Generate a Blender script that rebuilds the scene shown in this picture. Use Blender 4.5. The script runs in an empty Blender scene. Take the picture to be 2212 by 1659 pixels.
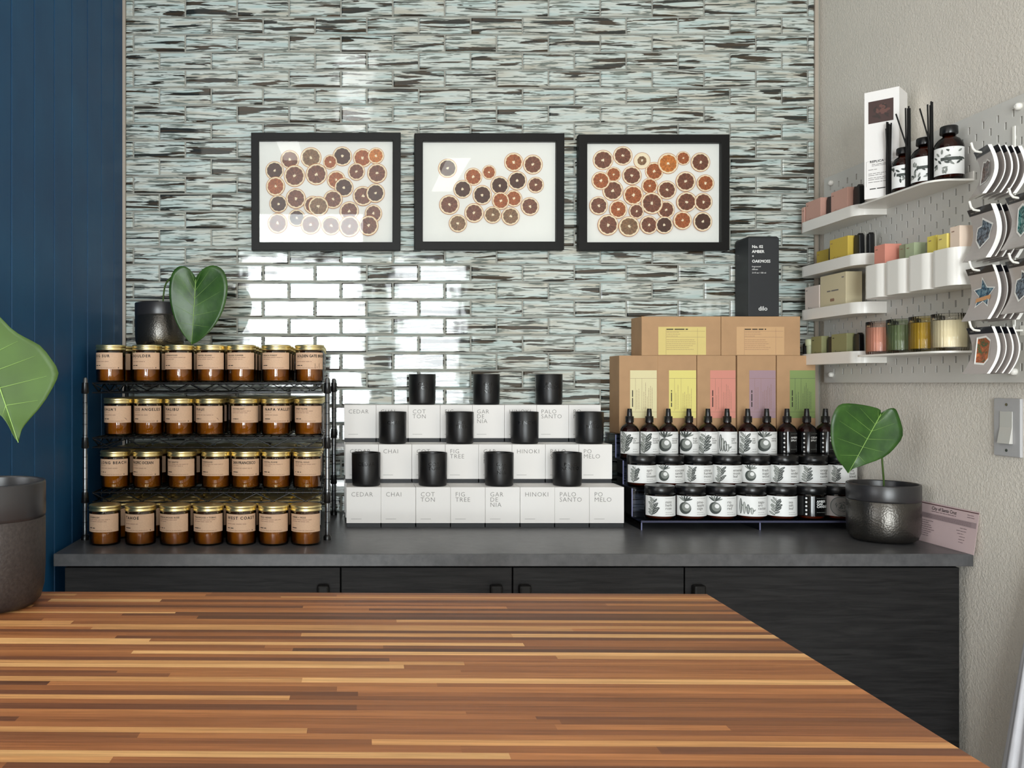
import bpy, bmesh, math, random
from mathutils import Vector, Matrix
PI = math.pi
S = bpy.context.scene
COL = S.collection
CAMZ = 1.261      # camera height
F = 1846.0        # focal length in pixels of a 2212 wide frame
VX, VY = 755.0, 827.0
def P(px, py, d):                      # pixel + real distance -> point in the room
    return Vector(((px-VX)*d/F, d, CAMZ+(VY-py)*d/F))
def XX(px, d): return (px-VX)*d/F
def ZZ(py, d): return CAMZ+(VY-py)*d/F
BACK = 2.4; RIGHT = 1.32; LEFT = -0.636; CTR = 0.90; TBL = 0.98

# ------------------------------------------------------------------ camera, light
cam = bpy.data.cameras.new('camera'); co = bpy.data.objects.new('camera', cam); COL.objects.link(co)
co.location = (0, 0, CAMZ); co.rotation_euler = (PI/2, 0, 0)
cam.sensor_width = 36; cam.lens = F/2212*36
cam.shift_x = (1106-VX)/2212; cam.shift_y = (VY-829.5)/2212
cam.clip_start = 0.02
S.camera = co
S.view_settings.view_transform = 'Standard'; S.view_settings.look = 'None'
S.view_settings.gamma = 1; S.view_settings.use_curve_mapping = False
S.view_settings.exposure = 0.22
w = bpy.data.worlds.new('world'); S.world = w; w.use_nodes = True
w.node_tree.nodes['Background'].inputs[0].default_value = (0.75, 0.87, 1, 1)
w.node_tree.nodes['Background'].inputs[1].default_value = 0.6
def area(name, loc, rot, sx, sy, watts, color=(1, 1, 1)):
    l = bpy.data.lights.new(name, 'AREA'); l.shape = 'RECTANGLE'; l.size = sx; l.size_y = sy
    l.energy = watts; l.color = color
    o = bpy.data.objects.new(name, l); COL.objects.link(o); o.location = loc; o.rotation_euler = rot
    return o
# daylight through the shop windows behind the camera
area('daylight_front_window', (-0.42, -3.03, 1.26), (PI/2, 0, 0), 1.14, 2.24, 150, (0.96, 0.985, 1.0))
area('daylight_glass_door', (0.71, -3.03, 1.30), (PI/2, 0, 0), 0.68, 2.16, 52, (0.96, 0.985, 1.0))
area('side_fill_light', (-2.98, -0.9, 1.55), (PI/2, 0, -PI/2), 2.0, 1.5, 35, (0.97, 0.985, 1.0))  # unseen fill light added at far left to brighten the right wall
CEIL = [(0.03, 0.45), (-1.5, 0.0), (-0.45, -1.7), (0.75, -1.7)]  # first tube shows in the tile reflection; the rest are added, unseen fill
for cx, cy in CEIL: area('ceiling_tube_and_fill', (cx, cy, 2.715), (0, 0, 0), 0.16, 1.15, 1.0 if cy == 0.45 else 4, (1.0, 0.975, 0.93))

# ------------------------------------------------------------------ materials
def lin(c):
    r = []
    for v in c:
        v /= 255.0
        r.append(v/12.92 if v <= 0.04045 else ((v+0.055)/1.055)**2.4)
    return (r[0], r[1], r[2], 1)
def newmat(name):
    m = bpy.data.materials.new(name); m.use_nodes = True
    nt = m.node_tree; b = nt.nodes['Principled BSDF']
    return m, nt, b
def N(nt, t, **kw):
    n = nt.nodes.new(t)
    for k, v in kw.items(): setattr(n, k, v)
    return n
def mapping(nt, scale=(1, 1, 1), coord='Object'):
    tc = N(nt, 'ShaderNodeTexCoord'); mp = N(nt, 'ShaderNodeMapping')
    mp.inputs['Scale'].default_value = scale
    nt.links.new(tc.outputs[coord], mp.inputs[0]); return mp.outputs[0]
def noise(nt, vec, scale, detail=3, rough=0.5, dist=0):
    n = N(nt, 'ShaderNodeTexNoise'); nt.links.new(vec, n.inputs['Vector'])
    n.inputs['Scale'].default_value = scale; n.inputs['Detail'].default_value = detail
    n.inputs['Roughness'].default_value = rough; n.inputs['Distortion'].default_value = dist
    return n.outputs['Fac']
def ramp(nt, fac, stops, interp='LINEAR'):
    r = N(nt, 'ShaderNodeValToRGB'); nt.links.new(fac, r.inputs[0])
    r.color_ramp.interpolation = interp
    e = r.color_ramp.elements
    e[0].position, e[0].color = stops[0]; e[1].position, e[1].color = stops[-1]
    for p, c in stops[1:-1]:
        x = e.new(p); x.color = c
    return r.outputs[0]
def bump(nt, b, h, strength, dist=0.001):
    bn = N(nt, 'ShaderNodeBump'); bn.inputs['Strength'].default_value = strength
    bn.inputs['Distance'].default_value = dist
    nt.links.new(h, bn.inputs['Height']); nt.links.new(bn.outputs[0], b.inputs['Normal'])
def simple(name, rgb, rough=0.5, metal=0, var=0.0, vscale=40, bmp=0, bscale=200, spec=0.5, coat=0, bdist=0.001):
    m, nt, b = newmat(name)
    c = lin(rgb)
    b.inputs['Base Color'].default_value = c
    b.inputs['Roughness'].default_value = rough; b.inputs['Metallic'].default_value = metal
    b.inputs['Specular IOR Level'].default_value = spec
    b.inputs['Coat Weight'].default_value = coat; b.inputs['Coat Roughness'].default_value = 0.05
    v = mapping(nt) if (var or bmp) else None
    if var:
        n = noise(nt, v, vscale)
        c0 = tuple(max(0, x*(1-var)) for x in c[:3])+(1,); c1 = tuple(min(1, x*(1+var)) for x in c[:3])+(1,)
        nt.links.new(ramp(nt, n, [(0.3, c0), (0.7, c1)]), b.inputs['Base Color'])
    if bmp: bump(nt, b, noise(nt, v, bscale, 4), bmp, bdist)
    return m
def clear(name, tint, gloss_rough=0.03, ior=1.5):
    m = bpy.data.materials.new(name); m.use_nodes = True; nt = m.node_tree; nt.nodes.clear()
    out = N(nt, 'ShaderNodeOutputMaterial'); mix = N(nt, 'ShaderNodeMixShader')
    tr = N(nt, 'ShaderNodeBsdfTransparent'); tr.inputs[0].default_value = lin(tint)
    gl = N(nt, 'ShaderNodeBsdfGlossy'); gl.inputs['Roughness'].default_value = gloss_rough
    fr = N(nt, 'ShaderNodeFresnel'); fr.inputs['IOR'].default_value = ior
    nt.links.new(fr.outputs[0], mix.inputs[0]); nt.links.new(tr.outputs[0], mix.inputs[1])
    nt.links.new(gl.outputs[0], mix.inputs[2]); nt.links.new(mix.outputs[0], out.inputs[0])
    return m
M = {}
M['ink'] = simple('black_ink', (34, 30, 28), 0.7)
M['greyink'] = simple('grey_ink', (120, 116, 112), 0.7)
M['paleink'] = simple('pale_grey_ink', (165, 163, 160), 0.7)
M['brownink'] = simple('brown_ink', (150, 116, 96), 0.7)
M['blackpaint'] = simple('satin_black_frame', (20, 19, 18), 0.5, spec=0.2, var=0.1, bmp=0.05)
M['blackmatte'] = simple('matte_black_ceramic', (14, 14, 16), 0.36, bmp=0.06, bscale=900)
M['blackgloss'] = simple('gloss_black', (8, 8, 9), 0.12)
M['blackplastic'] = simple('black_plastic', (14, 14, 15), 0.28)
M['blackpaper'] = simple('black_carton', (38, 40, 43), 0.55, bmp=0.05)
M['whitecard'] = simple('white_card', (238, 235, 232), 0.55, bmp=0.03)
M['whitepaper'] = simple('white_paper', (236, 236, 234), 0.5)
M['whiteplastic'] = simple('white_plastic', (238, 235, 228), 0.3)
M['greylabel'] = simple('grey_label', (150, 142, 138), 0.5)
M['kraft'] = simple('kraft_carton', (182, 144, 106), 0.75, var=0.05, vscale=25, bmp=0.08, bscale=500)
M['kraftlabel'] = simple('kraft_label', (210, 174, 144), 0.7, var=0.05, vscale=300)
M['gold'] = simple('gold_lid', (255, 236, 176), 0.34, metal=1.0, bmp=0.05, bscale=120)
M['wax'] = simple('soy_wax', (206, 158, 34), 0.6, var=0.15, vscale=60)
M['amber'] = clear('amber_glass', (206, 178, 84), 0.02, 1.75)
M['amberdark'] = clear('dark_amber_glass', (150, 92, 50))
M['picglass'] = clear('picture_glass', (251, 252, 252), 0.01, 1.27)
M['glass'] = clear('clear_glass', (250, 252, 252), 0.01, 1.45)
M['acrylic'] = clear('blue_tinted_acrylic', (228, 231, 244), 0.03)
M['acrylicedge'] = simple('acrylic_edge', (128, 132, 168), 0.15, spec=0.8)
M['acryliclip'] = simple('acrylic_lip', (72, 74, 96), 0.2)
M['steelwire'] = simple('black_coated_wire', (36, 36, 37), 0.22, metal=0.7)
M['steelpost'] = simple('grey_steel_post', (120, 122, 124), 0.22, metal=0.9)
M['matteprint'] = simple('matte_print', (247, 244, 238), 0.8)
M['rind'] = simple('citrus_pith', (252, 232, 200), 0.7, var=0.05, vscale=100)
M['skin'] = simple('citrus_skin', (205, 132, 78), 0.6)
for k, c in dict(dark=(76, 42, 28), brown=(112, 62, 42), orange=(156, 80, 36), olive=(126, 90, 60), bright=(190, 108, 40)).items():
    M['flesh_'+k] = simple('citrus_flesh_'+k, c, 0.4, var=0.4, vscale=5)
for k, c in dict(dark=(108, 74, 60), brown=(160, 110, 80), orange=(196, 126, 72), olive=(166, 134, 98), bright=(224, 156, 80)).items():
    M['memb_'+k] = simple('citrus_membrane_'+k, c, 0.45)
M['leafvein'] = simple('leaf_vein', (140, 176, 92), 0.5)
M['stem'] = simple('plant_stem', (72, 96, 44), 0.5)
M['soil'] = simple('potting_soil', (30, 24, 20), 0.9, bmp=0.6, bscale=150)
M['potcollar'] = simple('dark_grey_pot_collar', (38, 37, 39), 0.32, spec=0.6)
M['white_cloth'] = simple('white_fabric', (226, 226, 232), 0.85, var=0.03, bmp=0.2, bscale=500)
M['switchplate'] = simple('grey_switch_plate', (178, 177, 178), 0.4)
M['switchrocker'] = simple('switch_rocker', (200, 198, 192), 0.25)
M['pinkslip'] = simple('pink_permit_paper', (214, 190, 190), 0.6)
M['pinkband'] = simple('pink_grey_band', (168, 148, 150), 0.6)

def leafmat():
    m, nt, b = newmat('monstera_leaf')
    v = mapping(nt)
    nt.links.new(ramp(nt, noise(nt, v, 28, 4), [(0.3, lin((30, 64, 18))), (0.7, lin((54, 92, 30)))]), b.inputs['Base Color'])
    b.inputs['Roughness'].default_value = 0.38
    bump(nt, b, noise(nt, v, 60, 3), 0.25, 0.002)
    return m
M['leaf'] = leafmat()
m = simple('pale_leaf', (58, 86, 24), 0.55, var=0.16, vscale=22, bmp=0.2, bscale=60); M['leafpale'] = m

def hammered():
    m, nt, b = newmat('hammered_gunmetal')
    b.inputs['Base Color'].default_value = lin((88, 85, 81)); b.inputs['Metallic'].default_value = 0.9
    b.inputs['Roughness'].default_value = 0.3
    v = mapping(nt)
    vo = N(nt, 'ShaderNodeTexVoronoi'); vo.inputs['Scale'].default_value = 260
    nt.links.new(v, vo.inputs['Vector']); bump(nt, b, vo.outputs['Distance'], 0.5, 0.0006)
    return m
M['hammered'] = hammered()
M['potdark'] = simple('speckled_dark_pot', (58, 52, 50), 0.45, metal=0.3, var=0.25, vscale=260, bmp=0.4, bscale=400)

def tilemat():
    m, nt, b = newmat('streaked_glass_tile')
    v1 = mapping(nt, (5.2, 78, 1), 'UV'); v2 = mapping(nt, (13, 175, 1), 'UV'); v3 = mapping(nt, (5, 60, 1), 'UV')
    pale, mint, warm = lin((200, 208, 203)), lin((178, 197, 195)), lin((184, 182, 169))
    grey, dark, brown = lin((112, 120, 114)), lin((38, 42, 40)), lin((62, 52, 40))
    base = ramp(nt, noise(nt, v3, 1.0, 3), [(0.34, mint), (0.5, pale), (0.66, warm)])
    dk = ramp(nt, noise(nt, v3, 1.7, 1), [(0.42, dark), (0.58, brown)])
    s1 = ramp(nt, noise(nt, v1, 1.0, 4, 0.5, 0.5), [(0.423, (1, 1, 1, 1)), (0.438, (0, 0, 0, 1))])
    s2 = ramp(nt, noise(nt, v2, 1.0, 3, 0.55, 0.3), [(0.435, (1, 1, 1, 1)), (0.47, (0, 0, 0, 1))])
    m1 = N(nt, 'ShaderNodeMixRGB'); nt.links.new(s2, m1.inputs[0]); nt.links.new(base, m1.inputs[1]); m1.inputs[2].default_value = grey
    m2 = N(nt, 'ShaderNodeMixRGB'); nt.links.new(s1, m2.inputs[0]); nt.links.new(m1.outputs[0], m2.inputs[1]); nt.links.new(dk, m2.inputs[2])
    nt.links.new(m2.outputs[0], b.inputs['Base Color'])
    b.inputs['Roughness'].default_value = 0.06; b.inputs['Specular IOR Level'].default_value = 0.6
    b.inputs['Coat Weight'].default_value = 0.6; b.inputs['Coat Roughness'].default_value = 0.02
    vo = mapping(nt, (1, 1, 1)); bump(nt, b, noise(nt, vo, 22, 1), 0.12, 0.004)
    return m
M['tile'] = tilemat()
M['grout'] = simple('grout', (158, 158, 150), 0.9, var=0.08, vscale=60)
M['trim'] = simple('beige_tile_trim', (176, 164, 150), 0.5)

def plaster(name, rgb, st=0.42):
    m, nt, b = newmat(name)
    v = mapping(nt)
    b.inputs['Base Color'].default_value = lin(rgb); b.inputs['Roughness'].default_value = 0.85
    nt.links.new(ramp(nt, noise(nt, v, 6, 3), [(0.3, tuple(x*0.95 for x in lin(rgb)[:3])+(1,)), (0.7, lin(rgb))]), b.inputs['Base Color'])
    h = ramp(nt, noise(nt, v, 170, 4, 0.55, 0.5), [(0.38, (0, 0, 0, 1)), (0.62, (1, 1, 1, 1))])
    bump(nt, b, h, st, 0.0018)
    return m
M['plaster'] = plaster('orange_peel_plaster', (226, 219, 208))
M['whitewall'] = plaster('white_plaster', (226, 224, 218), 0.3)
M['ceilingpaint'] = simple('ceiling_paint', (232, 230, 226), 0.9)
def bluewood():
    m, nt, b = newmat('blue_painted_boards')
    v = mapping(nt)
    nt.links.new(ramp(nt, noise(nt, v, 5, 4), [(0.3, lin((20, 70, 110))), (0.7, lin((28, 82, 122)))]), b.inputs['Base Color'])
    b.inputs['Roughness'].default_value = 0.5; b.inputs['Specular IOR Level'].default_value = 0.25
    v2 = mapping(nt, (60, 60, 3)); bump(nt, b, noise(nt, v2, 4, 4), 0.12, 0.001)
    return m
M['blue'] = bluewood()
def butcher():
    m, nt, b = newmat('butcher_block_wood')
    at = N(nt, 'ShaderNodeAttribute'); at.attribute_name = 'tone'
    v = mapping(nt, (2.2, 70, 1), 'UV'); g = noise(nt, v, 3.0, 5, 0.6)
    v2 = mapping(nt, (9, 420, 1), 'UV'); g2 = noise(nt, v2, 2.0, 3, 0.6)
    r1 = ramp(nt, g, [(0.3, (0.70, 0.66, 0.62, 1)), (0.65, (1.12, 1.12, 1.12, 1))])
    r2 = ramp(nt, g2, [(0.3, (0.86, 0.84, 0.82, 1)), (0.6, (1.04, 1.04, 1.04, 1))])
    a = N(nt, 'ShaderNodeMixRGB', blend_type='MULTIPLY'); a.inputs[0].default_value = 1
    nt.links.new(at.outputs['Color'], a.inputs[1]); nt.links.new(r1, a.inputs[2])
    c = N(nt, 'ShaderNodeMixRGB', blend_type='MULTIPLY'); c.inputs[0].default_value = 1
    nt.links.new(a.outputs[0], c.inputs[1]); nt.links.new(r2, c.inputs[2])
    nt.links.new(c.outputs[0], b.inputs['Base Color'])
    b.inputs['Roughness'].default_value = 0.42; b.inputs['Specular IOR Level'].default_value = 0.35
    bump(nt, b, g2, 0.08, 0.0005)
    return m
M['butcher'] = butcher()
def blackoak():
    m, nt, b = newmat('black_stained_oak')
    v = mapping(nt, (2.2, 2.2, 30)); g = noise(nt, v, 4.0, 5, 0.6, 0.6)
    nt.links.new(ramp(nt, g, [(0.35, lin((15, 14, 15))), (0.7, lin((34, 33, 33)))]), b.inputs['Base Color'])
    b.inputs['Roughness'].default_value = 0.6; b.inputs['Specular IOR Level'].default_value = 0.25
    bump(nt, b, g, 0.5, 0.0015)
    return m
M['oak'] = blackoak()
def slate():
    m, nt, b = newmat('charcoal_laminate')
    v = mapping(nt); n = noise(nt, v, 45, 5, 0.65)
    nt.links.new(ramp(nt, n, [(0.3, lin((66, 66, 68))), (0.7, lin((86, 86, 88)))]), b.inputs['Base Color'])
    b.inputs['Roughness'].default_value = 0.34
    bump(nt, b, noise(nt, v, 400, 3), 0.1, 0.0005)
    return m
M['slate'] = slate()
M['floorwood'] = simple('floor_vinyl', (150, 132, 112), 0.5, var=0.15, vscale=4)
M['pegboard'] = simple('grey_white_pegboard', (208, 206, 200), 0.5)

# ------------------------------------------------------------------ mesh builder
class MB:
    def __init__(s): s.v = []; s.f = []; s.m = []; s.sm = []; s.uv = None
    def add(s, vs, fs, mi=0, smooth=False):
        b = len(s.v); s.v += [tuple(v) for v in vs]
        for f in fs: s.f.append(tuple(b+i for i in f)); s.m.append(mi); s.sm.append(smooth)
    def box(s, x0, x1, y0, y1, z0, z1, mi=0):
        vs = [(x, y, z) for x in (x0, x1) for y in (y0, y1) for z in (z0, z1)]
        s.add(vs, [(0, 1, 3, 2), (4, 6, 7, 5), (0, 4, 5, 1), (2, 3, 7, 6), (0, 2, 6, 4), (1, 5, 7, 3)], mi)
    def obox(s, c, ax, ay, az, mi=0):     # box from centre and half axes
        c, ax, ay, az = map(Vector, (c, ax, ay, az))
        vs = [c+ax*i+ay*j+az*k for i in (-1, 1) for j in (-1, 1) for k in (-1, 1)]
        s.add(vs, [(0, 1, 3, 2), (4, 6, 7, 5), (0, 4, 5, 1), (2, 3, 7, 6), (0, 2, 6, 4), (1, 5, 7, 3)], mi)
    def lathe(s, prof, n=32, mi=0, c=(0, 0, 0), cap0=True, cap1=True, smooth=True, rib=0, ribn=0):
        vs = []; fs = []
        for r, z in prof:
            for i in range(n):
                a = 2*PI*i/n; rr = r*(1+rib*math.cos(ribn*a)) if rib else r
                vs.append((c[0]+rr*math.cos(a), c[1]+rr*math.sin(a), c[2]+z))
        for k in range(len(prof)-1):
            for i in range(n):
                j = (i+1) % n; fs.append((k*n+i, k*n+j, (k+1)*n+j, (k+1)*n+i))
        s.add(vs, fs, mi, smooth)
        if cap0: s.add([vs[i] for i in range(n)], [tuple(range(n-1, -1, -1))], mi)
        if cap1: s.add(vs[-n:], [tuple(range(n))], mi)
    def tube(s, pts, r, n=8, mi=0, caps=True):
        pts = [Vector(p) for p in pts]; rs = r if isinstance(r, list) else [r]*len(pts)
        vs = []; up = None
        for i, p in enumerate(pts):
            d = (pts[min(i+1, len(pts)-1)]-pts[max(i-1, 0)]).normalized()
            if up is None:
                up = Vector((0, 0, 1)) if abs(d.z) < 0.9 else Vector((1, 0, 0))
            a = d.cross(up).normalized(); b = a.cross(d).normalized(); up = b
            for k in range(n):
                t = 2*PI*k/n; vs.append(p+a*(rs[i]*math.cos(t))+b*(rs[i]*math.sin(t)))
        fs = []
        for i in range(len(pts)-1):
            for k in range(n):
                j = (k+1) % n; fs.append((i*n+k, i*n+j, (i+1)*n+j, (i+1)*n+k))
        s.add(vs, fs, mi, True)
        if caps:
            s.add(vs[:n], [tuple(range(n-1, -1, -1))], mi); s.add(vs[-n:], [tuple(range(n))], mi)
    def prism(s, loop, z0, z1, mi=0, smooth=False):       # plan loop (x,y)
        n = len(loop); vs = [(x, y, z0) for x, y in loop]+[(x, y, z1) for x, y in loop]
        s.add(vs, [(i, (i+1) % n, n+(i+1) % n, n+i) for i in range(n)], mi, smooth)
        s.add(vs[:n], [tuple(range(n-1, -1, -1))], mi); s.add(vs[n:], [tuple(range(n))], mi)
    def flat(s, geo, fn, mi=0):                            # 2D geometry through a mapping
        vs, fs = geo; s.add([fn(x, y) for x, y in vs], fs, mi)
    def build(s, name, mats, parent=None, loc=None, fix=True, bevel=0, rot=None, link=True):
        me = bpy.data.meshes.new(name); me.from_pydata(s.v, [], s.f)
        for mt in (mats if isinstance(mats, (list, tuple)) else [mats]): me.materials.append(M[mt] if isinstance(mt, str) else mt)
        me.polygons.foreach_set('material_index', s.m); me.polygons.foreach_set('use_smooth', s.sm)
        if fix:
            b = bmesh.new(); b.from_mesh(me); bmesh.ops.recalc_face_normals(b, faces=b.faces); b.to_mesh(me); b.free()
        me.update()
        o = bpy.data.objects.new(name, me); COL.objects.link(o)
        if loc is not None: o.location = loc
        if rot is not None: o.rotation_euler = rot
        if parent: o.parent = parent
        if bevel:
            bv = o.modifiers.new('bevel', 'BEVEL'); bv.width = bevel; bv.segments = 2; bv.limit_method = 'ANGLE'; bv.angle_limit = 0.8
        return o
def tag(o, label=None, cat=None, group=None, kind=None):
    if label: o['label'] = label
    if cat: o['category'] = cat
    if group: o['group'] = group
    if kind: o['kind'] = kind
    return o
def empty(name, loc, rz=0, label=None, cat=None, group=None):
    o = bpy.data.objects.new(name, None); COL.objects.link(o); o.location = loc; o.rotation_euler = (0, 0, rz)
    o.empty_display_size = 0.02
    return tag(o, label, cat, group)
def copy_tree(o, parent=None):
    c = o.copy(); COL.objects.link(c)
    if parent: c.parent = parent
    for ch in [x for x in bpy.data.objects if x.parent == o]: copy_tree(ch, c)
    return c
def struct(o): o['kind'] = 'structure'; return o

# 2D geometry: text, dashes, blobs
TC = {}
def text(sx, size=1.0, off=0.0, space=1.0, align='LEFT'):
    k = (sx, off, space, align)
    if k not in TC:
        cu = bpy.data.curves.new('t', 'FONT'); cu.body = sx; cu.size = 1; cu.offset = off; cu.space_character = space
        cu.align_x = align; cu.resolution_u = 2; cu.fill_mode = 'FRONT'; cu.space_line = 0.82
        o = bpy.data.objects.new('t', cu); me = bpy.data.meshes.new_from_object(o)
        TC[k] = ([(v.co.x, v.co.y) for v in me.vertices], [tuple(p.vertices) for p in me.polygons])
        bpy.data.objects.remove(o); bpy.data.curves.remove(cu); bpy.data.meshes.remove(me)
    vs, fs = TC[k]
    return [(x*size, y*size) for x, y in vs], fs
def shift(geo, dx, dy): return [(x+dx, y+dy) for x, y in geo[0]], geo[1]
def merge(*gs):
    vs = []; fs = []
    for a, b in gs:
        n = len(vs); vs += a; fs += [tuple(n+i for i in f) for f in b]
    return vs, fs
def bold(geo, d): return merge(*[shift(geo, a*d, b*d) for a, b in ((0, 0), (1, 0), (-1, 0), (0, 1), (0, -1), (0.7, 0.7), (-0.7, -0.7))])
BO = ((0, 0), (1, 0), (-1, 0), (0, 1), (0, -1))
def rect(x0, y0, x1, y1, nx=1):
    vs = []; fs = []
    for i in range(nx+1):
        x = x0+(x1-x0)*i/nx; vs += [(x, y0), (x, y1)]
    for i in range(nx): fs.append((2*i, 2*i+2, 2*i+3, 2*i+1))
    return vs, fs
def dashes(rnd, x, y, wd, h):          # a line of writing too small to read
    gs = []; p = x
    while p < x+wd:
        l = min(rnd.uniform(2.2, 6.5)*h*1.6, x+wd-p)
        if l > h: gs.append(rect(p, y, p+l, y+h, 2))
        p += l+h*1.1
    return merge(*gs) if gs else rect(x, y, x+wd, y+h)
def blob(cx, cy, rx, ry, ang=0, n=14, pointy=0):
    vs = []
    for i in range(n):
        a = 2*PI*i/n; k = 1
        if pointy: k = 1-pointy*abs(math.sin(a))**0.5*0.0
        x = rx*math.cos(a); y = ry*math.sin(a)*(1-pointy*abs(math.cos(a))**2)
        vs.append((cx+x*math.cos(ang)-y*math.sin(ang), cy+x*math.sin(ang)+y*math.cos(ang)))
    out = [(cx, cy)]                   # rings, so that the shape follows a curved surface
    for q in (0.35, 0.7, 1.0): out += [(cx+(x-cx)*q, cy+(y-cy)*q) for x, y in vs]
    fs = [(0, 1+i, 1+(i+1) % n) for i in range(n)]
    for k in range(2):
        a, b = 1+k*n, 1+(k+1)*n
        fs += [(a+i, b+i, b+(i+1) % n, a+(i+1) % n) for i in range(n)]
    return out, fs
def poly(pts): return list(pts), [tuple(range(len(pts)))]
def cyl(R, z0=0, off=0.0):             # wrap round a cylinder, facing -Y
    return lambda x, y: ((R+off)*math.sin(x/R), -(R+off)*math.cos(x/R), z0+y)
def front(x0, y, z0): return lambda u, v: (x0+u, y, z0+v)          # on a face looking at -Y
def wallface(x, y0, z0): return lambda u, v: (x, y0-u, z0+v)        # on a face looking at -X

# ------------------------------------------------------------------ the room
def build_room():
    rnd = random.Random(5)
    # tiled wall
    mb = MB(); mb.box(LEFT-0.1, RIGHT+0.1, BACK, BACK+0.1, 0, 2.78, 0)
    tp = 111.9*BACK/F; rp = 38.15*BACK/F; g = 0.0046
    ox = XX(289, BACK); oz = ZZ(37.5, BACK)
    x_lo, x_hi = XX(273, BACK), XX(1757, BACK)
    r = 8
    uvs = {}
    tiles = []
    for row in range(-9, 31):
        z1 = oz-(row-1)*rp-g/2; z0 = z1-rp+g
        if z0 < CTR-0.02 or z1 > 2.77: continue
        off = ox+(tp/2 if row % 2 else 0)
        k0 = int((x_lo-off)/tp)-2
        for k in range(k0, k0+20):
            a = max(off+k*tp+g/2, x_lo); b = min(off+(k+1)*tp-g/2, x_hi)
            if b-a < 0.004: continue
            tiles.append((a, b, z0, z1))
    t0 = len(mb.f); 
    for a, b, z0, z1 in tiles:
        tx, tz = rnd.gauss(0, 0.0022), rnd.gauss(0, 0.0030); cx, cz = (a+b)/2, (z0+z1)/2
        bv = 0.0028; vs = []
        for (x, z, y) in ((a, z0, 0), (b, z0, 0), (b, z1, 0), (a, z1, 0)): vs.append((x, BACK, z))
        for (x, z) in ((a, z0), (b, z0), (b, z1), (a, z1)): vs.append((x, BACK-0.0035, z))
        for (x, z) in ((a+bv, z0+bv), (b-bv, z0+bv), (b-bv, z1-bv), (a+bv, z1-bv)):
            vs.append((x, BACK-0.0055+(x-cx)*tx+(z-cz)*tz, z))
        fs = [(8, 9, 10, 11)]
        for i in range(4):
            j = (i+1) % 4; fs += [(i, j, 4+j, 4+i), (4+i, 4+j, 8+j, 8+i)]
        mb.add(vs, fs, 1)
    me_o = mb.build('wall_back', ['grout', 'tile'], fix=True)
    me = me_o.data; uv = me.uv_layers.new(name='UVMap')
    nb = t0
    for pi, p in enumerate(me.polygons):
        if p.material_index != 1: continue
        ti = (pi-nb)//9; rr = random.Random(ti*7+3); ou, ov = rr.uniform(0, 60), rr.uniform(0, 60)
        for li in p.loop_indices:
            c = me.vertices[me.loops[li].vertex_index].co
            uv.data[li].uv = (c.x+ou, c.z+ov)
    struct(me_o)
    for i, (a, b) in enumerate(((266, 272.5), (1757.5, 1765))):
        mb = MB(); mb.box(XX(a, BACK), XX(b, BACK), BACK-0.008, BACK, 0.0, 2.77)
        struct(mb.build('trim_%d' % (i+1), 'trim'))
    # blue boarded wall
    mb = MB(); yb = [2.42]; y = 2.307
    while y > 1.22: yb.append(y); y -= 0.1166
    yb.append(1.2)
    for a, b in zip(yb[:-1], yb[1:]):
        g = 0.0016
        pts = [(LEFT-0.006, a), (LEFT-0.006, a-g), (LEFT, a-g-0.002), (LEFT, b+g+0.002), (LEFT-0.006, b+g), (LEFT-0.006, b), (LEFT-0.02, b), (LEFT-0.02, a)]
        mb.prism(pts, 0, 2.78)
    mb.box(LEFT-0.12, LEFT-0.02, 1.2, 2.42, 0, 2.78)
    struct(mb.build('wall_left', 'blue'))
    mb = MB(); mb.box(RIGHT, RIGHT+0.1, -3.1, 2.5, 0, 2.78); struct(mb.build('wall_right', 'plaster'))
    mb = MB(); mb.box(-3.2, RIGHT+0.1, -3.2, 2.6, -0.08, 0); struct(mb.build('floor', 'floorwood'))
    mb = MB(); mb.box(-3.2, RIGHT+0.1, -3.2, 2.6, 2.78, 2.86); struct(mb.build('ceiling', 'ceilingpaint'))
    mb = MB(); mb.box(-3.1, LEFT-0.12, 1.2, 1.3, 0, 2.78); struct(mb.build('wall_beside_counter', 'whitewall'))
    # front wall with a window and a glass door
    mb = MB()
    for (x0, x1, z0, z1) in ((-3.1, -1.0, 0, 2.78), (-1.0, 0.16, 0, 0.12), (-1.0, 1.32, 2.41, 2.78), (0.16, 0.36, 0, 2.41), (1.06, 1.42, 0, 2.41)):
        mb.box(x0, x1, -3.1, -3.0, z0, z1)
    struct(mb.build('wall_front', 'whitewall'))
    for nm, (x0, x1, z0, z1) in (('window_1', (-1.0, 0.16, 0.12, 2.41)), ('door_1', (0.36, 1.06, 0.0, 2.41))):
        mb = MB(); t = 0.04
        for q in ((x0, x0+t, z0, z1), (x1-t, x1, z0, z1), (x0, x1, z0, z0+t), (x0, x1, z1-t, z1)):
            mb.box(q[0], q[1], -3.01, -2.96, q[2], q[3])
        fr = struct(mb.build(nm, 'blackpaint'))
        mb = MB(); mb.box(x0+t, x1-t, -2.99, -2.984, z0+t, z1-t); mb.build('glass_pane', 'glass', fr)
    mb = MB()
    for (y0, y1, z0, z1) in ((-3.1, -1.9, 0, 2.78), (0.1, 1.3, 0, 2.78), (-1.9, 0.1, 0, 0.8), (-1.9, 0.1, 2.3, 2.78)):
        mb.box(-3.1, -3.0, y0, y1, z0, z1)
    struct(mb.build('wall_far_left', 'whitewall'))
build_room()
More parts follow.
